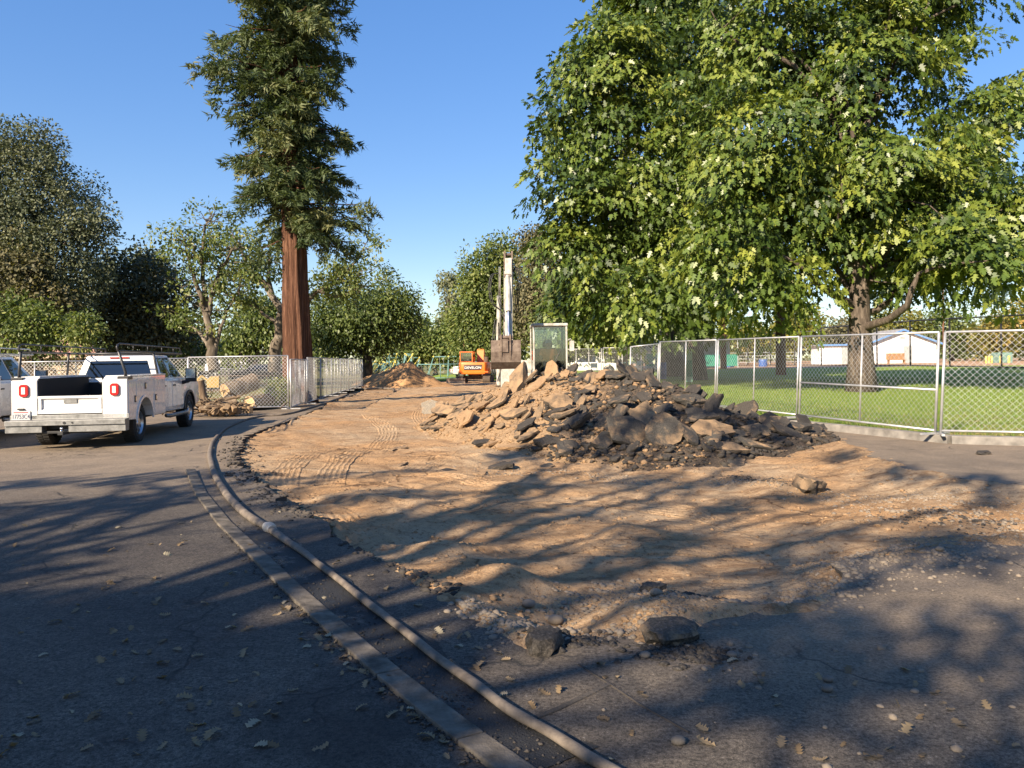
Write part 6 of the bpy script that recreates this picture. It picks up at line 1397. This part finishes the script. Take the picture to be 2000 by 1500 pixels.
# tall black ball-field fence
bfence = [(1420, 88, 3.4), (1604, 75, 3.66), (1657, 70, 3.66), (1713, 66, 3.66), (1778, 62, 3.66), (1855, 58, 3.66), (1956, 54, 3.66), (2090, 50, 3.66)]
for i, ((u0, y0, h0), (u1, y1, h1)) in enumerate(zip(bfence[:-1], bfence[1:])):
    a, b = A(u0, 700, y0), A(u1, 700, y1); z0, z1 = lz(a.x, min(a.y, 60)), lz(b.x, min(b.y, 60))
    chain_panel(f'{["first", "second", "third", "fourth", "fifth", "sixth", "last"][i]} bay of the tall black ball-field fence, counted from the dugout', (a.x, a.y, z0), (b.x, b.y, z1), h0, 0, s=.5, mids=0 if i else 3, midrail=None, foot=False, pm=dark_pipe, r=.065, wr=.004, group='bays of the tall black fence', name='fence_bay')
# dugout and green windscreens
dg_ = empty('dugout', (A(1330, 700, 70).x, 70, .70), label='open dugout with dark roof and green lower panels', cat='dugout')
bb('roof', (-1.6, -.6, 2.55), (5.2, 2.2, 2.72), 'netting', dg_)
for x in (-1.5, .2, 1.9, 3.5, 5.0): bb('post', (x, -.5, 0), (x+.08, -.42, 2.55), 'grey', dg_)
for x0, x1 in ((1.7, 3.4), (3.5, 5.0), (-1.4, .1)): bb('panel', (x0, -.46, .15), (x1, -.43, 1.2), 'green', dg_)
bb('back_wall', (-1.5, 1.9, 0), (5.0, 2.0, 2.5), 'grey', dg_)
bs = empty('backstop', (A(1278, 700, 64).x, 64, .70), label='tall grey backstop screen with a white sign and green foot', cat='backstop')
bb('screen', (-.7, 0, 1.3), (1.5, .04, 4.4), 'grey', bs); bb('panel', (-.75, -.03, .1), (.75, .07, 1.3), 'green', bs); bb('sign', (-.68, -.06, 3.3), (-.15, -.01, 4.1), 'white', bs)
for x in (-.72, .1, .78, 1.45): bb('post', (x, -.05, 0), (x+.06, .02, 4.6), 'grey', bs)
def barrel(label, u, Y, z, r=.3, h=.9, m='bluep'):
    o = empty('barrel', (A(u, 700, Y).x, Y, z), label=label, cat='barrel'); mb = MB(); mb.lathe([(.001, 0), (r*.95, 0), (r, .05), (r, h*.33), (r*1.04, h*.35), (r, h*.37), (r, h*.64), (r*1.04, h*.66), (r, h*.68), (r, h-.05), (r*.95, h), (.001, h)], Matrix.Rotation(R(-90), 4, 'Y'), 16); mb.build('shell', BM[m], o, smooth=30); return o
barrel('blue-grey litter drum by the corner post of the panel fence', 1292, 42, .42, .26, .95, 'bluep'); barrel('bright blue drum behind the panel fence', 1422, 72, .7, .55, 1.0); barrel('smaller blue drum behind the panel fence near the brown pole', 1490, 74, .7, .4, .7)
gp = empty('green_post', (A(1345, 700, 37.5).x, 37.5, .38), label='pale green metal post box beside the slim shade tree', cat='post'); bb('box', (-.16, -.12, 0), (.16, .12, 1.55), pmat('pale_green', (.20, .36, .28), .6, var=.15), gp, .03); bb('door', (-.13, -.135, .3), (.13, -.118, 1.1), 'green', gp)
def chair(label, u, Y, z, rz, m='white'):
    o = empty('folding_chair', (A(u, 700, Y).x, Y, z), rz, label=label, cat='chair', group='chairs and tables by the parked pickup')
    bb('seat', (-.23, -.22, .43), (.23, .22, .46), m, o); bb('backrest', (-.23, .2, .62), (.23, .23, .92), m, o)
    for x in (-.22, .19): bb('leg', (x, -.2, 0), (x+.03, -.17, .43), m, o); bb('leg', (x, .2, 0), (x+.03, .23, .92), m, o)
chair('white folding chair in front of the rack pickup', 1163, 50, .42, R(20)); chair('white folding chair beside the brown pole', 1207, 54, .45, R(-30)); chair('teal chair by the picnic tables', 1233, 56, .5, R(15), 'teal'); chair('second teal chair further along the picnic tables', 1248, 57, .5, R(-15), 'teal')
def picnic(label, u, Y, z, m='white'):
    o = empty('picnic_table', (A(u, 700, Y).x, Y, z), R(8), label=label, cat='table', group='chairs and tables by the parked pickup')
    bb('table_top', (-.9, -.35, .72), (.9, .35, .77), m, o)
    for y in (-.75, .55): bb('bench', (-.9, y, .42), (.9, y+.22, .46), m, o)
    for x in (-.7, .62): bb('leg', (x, -.7, .3), (x+.06, .7, .36), 'grey', o); bb('leg', (x, -.1, 0), (x+.06, .1, .72), 'grey', o)
picnic('pale picnic table beside the backstop panel', 1262, 58, .52, 'grey'); picnic('teal topped picnic table behind the pale one', 1240, 62, .55, 'teal')
bl_ = empty('bleacher', (A(1490, 700, 84).x, 84, .72), R(-5), label='low grey bleacher rows across the ball field', cat='bleacher')
for k in range(4): bb('bench', (-4.2, k*.7, .35+k*.35), (4.2, k*.7+.3, .40+k*.35), 'grey', bl_)
for x in (-4, -1.3, 1.3, 4): MB().tube([(x, 0, .35), (x, 2.4, 1.45), (x, 2.4, 0)], .05, 6).build('frame', BM['grey'], bl_)

# teal and yellow tubular frames and swing set
def aframe(label, x, Y, z, w, h, rz, lean):
    o = empty('tube_frame', (x, Y, z), rz, label=label, cat='frame', group='teal tubular frames stacked behind the mound')
    for s in (-1, 1): MB().tube([(s*w/2, -.5, 0), (s*w/2+lean, 0, h), (s*w/2, .5, 0)], .05, 6).build('leg', BM['teal'], o, smooth=True)
    MB().tube([(-w/2, -.5, .05), (w/2+lean, 0, h)], .04, 6).build('brace', BM['yel'], o, smooth=True); MB().tube([(-w/2+lean, 0, h), (w/2+lean, 0, h)], .05, 6).build('rail', BM['teal'], o, smooth=True)
    mb = MB()
    for s in (-1, 1): mb.lathe([(.001, -.1), (.08, -.07), (.11, 0), (.08, .07), (.001, .1)], Matrix.Translation((s*w/2+lean, 0, h)), 8)
    mb.build('joint', BM['yel'], o, smooth=True)
rf = random.Random(3)
for i, u in enumerate(range(683, 806, 8)):
    p = A(u, 700, 82); high = u > 765
    aframe('teal and yellow tubular frame in the stack behind the far dirt mound', p.x, 82+rf.uniform(-1.5, 1.5), .15 if not high else .5, rf.uniform(.7, 1.2), (1.7 if high else 1.25)+rf.uniform(-.2, .3), R(rf.uniform(-30, 30)), rf.uniform(.3, .9)*(-1 if rf.random() < .4 else 1))
swg = empty('swing_set', (A(873, 700, 92).x, 92, -.2), label='teal swing set with yellow joints left of the orange excavator', cat='swing set')
MB().tube([(-1.6, 0, 2.35), (1.9, 0, 2.35)], .06, 8).build('top_beam', BM['teal'], swg)
for x, s in ((-1.6, -1), (1.9, 1), (.2, 0)): MB().tube([(x+s*.6-.1, -.9, 0), (x, 0, 2.35)], .05, 6).build('leg', BM['teal'], swg); MB().tube([(x+s*.6-.1, .9, 0), (x, 0, 2.35)], .05, 6).build('leg', BM['teal'], swg)
for x in (-.9, -.4, .8, 1.3): MB().tube([(x, 0, .55), (x, 0, 2.3)], .015, 5).build('chain', BM['grey'], swg)
for x in (-.95, .75): bb('seat', (x, -.1, .5), (x+.6, .1, .55), 'grey', swg)
mb = MB()
for x in (-1.6, .2, 1.9): mb.lathe([(.001, -.12), (.1, -.08), (.13, 0), (.1, .08), (.001, .12)], Matrix.Translation((x, 0, 2.37)), 8)
mb.build('joint', BM['yel'], swg, smooth=True)
chain_panel('teal-posted low fence between far mound and orange excavator', (A(815, 700, 80).x, 80, -.2), (A(905, 700, 80).x, 80, -.2), 1.5, 0, s=.5, mids=1, foot=False, pm=BM['teal'], r=.05, wr=.006, name='low_fence', group='low park fences')
# low rail fences left of the redwood
chain_panel('low dark rail fence behind the logs', (A(360, 700, 50).x, 50, -.25), (A(560, 700, 50).x, 50, -.25), 1.05, 0, s=.4, mids=4, foot=False, pm=brownpipe, r=.035, wr=.003, midrail=.5, name='low_fence', group='low park fences')
chain_panel('pale rail fence further back between sycamore and redwood', (A(420, 700, 72).x, 72, -.25), (A(640, 700, 72).x, 72, -.25), 1.4, 0, s=.6, mids=5, foot=False, pm=galv, r=.035, wr=.004, name='low_fence', group='low park fences')
chain_panel('fence in front of the restroom', (A(20, 700, 52).x, 52, -.2), (A(190, 700, 52).x, 52, -.2), 1.5, 0, s=.4, mids=3, foot=False, pm=galv, r=.03, wr=.003, name='low_fence', group='low park fences')
wt = empty('trailer', (A(442, 700, 90).x, 90, -.2), R(10), label='white trailer roof far behind the sycamore', cat='trailer'); bb('box', (-2.4, 0, .6), (2.4, 2, 2.3), 'white', wt, .06); bb('window', (-1.5, -.02, 1.4), (.2, -.002, 1.9), 'glass', wt)
for x in (-1.2, .9): mb = MB(); mb.cyl((x, -.02, .4), (x, .25, .4), .38, sides=16); mb.build('wheel', VM['rubber'], wt)
lpost = empty('lamp_post', (A(148, 700, 55).x, 55, -.2), label='thin grey post behind the truck rack', cat='post'); MB().tube([(0, 0, 0), (0, 0, 3.4)], .06, 8).build('shaft', BM['grey'], lpost); bb('cap', (-.09, -.09, 3.4), (.09, .09, 3.5), 'grey', lpost)

# grass blades over the lawn
rng = np.random.default_rng(8); n = 90000
y = 11+29*rng.random(n)**1.3; x = np.array([xk(v) for v in y])+.1+rng.random(n)**1.2*(6+y*.75); ok = np.abs(x) < y*.72; x, y = x[ok], y[ok]; n = len(x)
P = np.stack([x, y, lawn_z(x, y)-.005], 1); ax = np.stack([.5*rng.normal(size=n), .5*rng.normal(size=n), np.ones(n)], 1)
V, F = leaf_cloud(P, ax, rng.normal(size=(n, 3)), .05+.05*rng.random(n), np.array([(-.09, 0), (.09, 0), (0, 1.)]), .1)
gt = np.clip(.45+.25*rng.normal(size=n)+.5*np.clip((17-y)/4, 0, 1)*(fbm(x*1.2, y*1.2, 3) > -.05), 0, 1)
np_mesh('grass', V, F, leaf_mat('grass_blade', [(0, (.05, .10, .015)), (.5, (.13, .22, .035)), (.8, (.22, .27, .06)), (1, (.36, .28, .13))], .5, .3, .3), None, tint=np.repeat(gt, 3), kind='stuff', label='short park grass behind the fence')
def street_tree(label, lobes, seed, nclump, nleaf, rc, ls=.24, shell=.5, base=None, nlimb=16):
    c = np.array([b[:3] for b in lobes]).mean(0); base = base or (float(c[0])-1.0, float(c[1])-2.2, 0.0)
    return tree('street_tree', label, base, 3.2, .36, lobes, BK['maple'], LF['maple'], nclump, nleaf, rc, ls, OAKLEAF, seed, 'street trees behind the photographer', nlimb=nlimb, trunk_to=8, shell=shell)
S = shade_blob
def SG(x, y, h, r, rz=.5):
    k = h/math.tan(SUN_EL); return (x-math.sin(SUN_AZ)*k, y-math.cos(SUN_AZ)*k, h, r, r, rz)
rs = random.Random(41)
street_tree('dense street tree shading the near road', [SG(x, y, rs.uniform(5.5, 8), 1.05, .45) for x, y in [(-10.5, 6.0), (-8.7, 5.9), (-7.0, 5.6), (-5.6, 5.2), (-4.5, 4.6), (-3.5, 3.8), (-2.7, 2.7), (-9.5, 5), (-7.5, 4.8), (-5.8, 4.4), (-4.4, 3.5), (-3.4, 2.4), (-2, 1.9), (-6.5, 2.8), (-5, 2.0), (-3.6, .9), (-2.4, .5), (-1.9, 2.5), (-1.5, 2.0), (-2.6, 3.3)]], 91, 520, 56, .62)
street_tree('tall street tree throwing broken shade over the dirt', [SG(x, y, rs.uniform(6, 8), r_, .4) for x, y, r_ in [(-1.8, 1.9, .8), (-.6, 1.6, .8), (.6, 1.5, .8), (1.6, 1.9, .5), (-.8, .6, 1), (.9, .6, 1), (2.7, 2.5, .26), (3.5, 3.7, .25)]], 92, 230, 50, .5)
lob = []
for (u0, v0), (u1, v1), n_, h_ in [((480, 925), (1000, 885), 5, 8.5), ((640, 975), (1000, 935), 3, 9), ((900, 1000), (1450, 955), 4, 9.5), ((1050, 1062), (1720, 1030), 4, 9), ((1280, 915), (1560, 940), 3, 10), ((1650, 1095), (1950, 1050), 3, 9), ((1660, 890), (2000, 960), 4, 10), ((1400, 1160), (1650, 1190), 2, 8.5), ((60, 985), (380, 965), 4, 8), ((0, 945), (300, 930), 2, 8), ((1330, 840), (1520, 850), 4, 11), ((1650, 1250), (1950, 1230), 2, 8), ((560, 1030), (700, 1015), 2, 8.5), ((1480, 1290), (1700, 1330), 3, 8)]:
    for k in range(n_):
        t = (k+rs.uniform(-.3, .3))/max(1, n_-1); lob.append(S(u0+(u1-u0)*t+rs.gauss(0, 12), v0+(v1-v0)*t+rs.gauss(0, 5), h_+rs.uniform(-.8, .8), rs.uniform(.28, .5), rs.uniform(.12, .22)))
def SH(u, v, h, r, rz=.2):
    p = hp_at(u, v); k = (h-p.z)/math.tan(SUN_EL); return (p.x-math.sin(SUN_AZ)*k, p.y-math.cos(SUN_AZ)*k, h, r, r, rz)
lob += [SH(u+rs.gauss(0, 8), v+rs.gauss(0, 4), rs.uniform(9.5, 11), rs.uniform(.3, .5)) for u, v in [(1290, 745), (1340, 760), (1400, 790), (1300, 790), (1230, 790), (1180, 820), (1120, 850), (1260, 830), (1340, 830), (1450, 830), (1050, 870), (1200, 870), (1520, 850)]]
lob = [b for b in lob if b[1] < .5]
street_tree('airy street tree casting streaks of shade towards the rubble', lob, 93, len(lob)*4, 34, .30, .17, .3, nlimb=34)
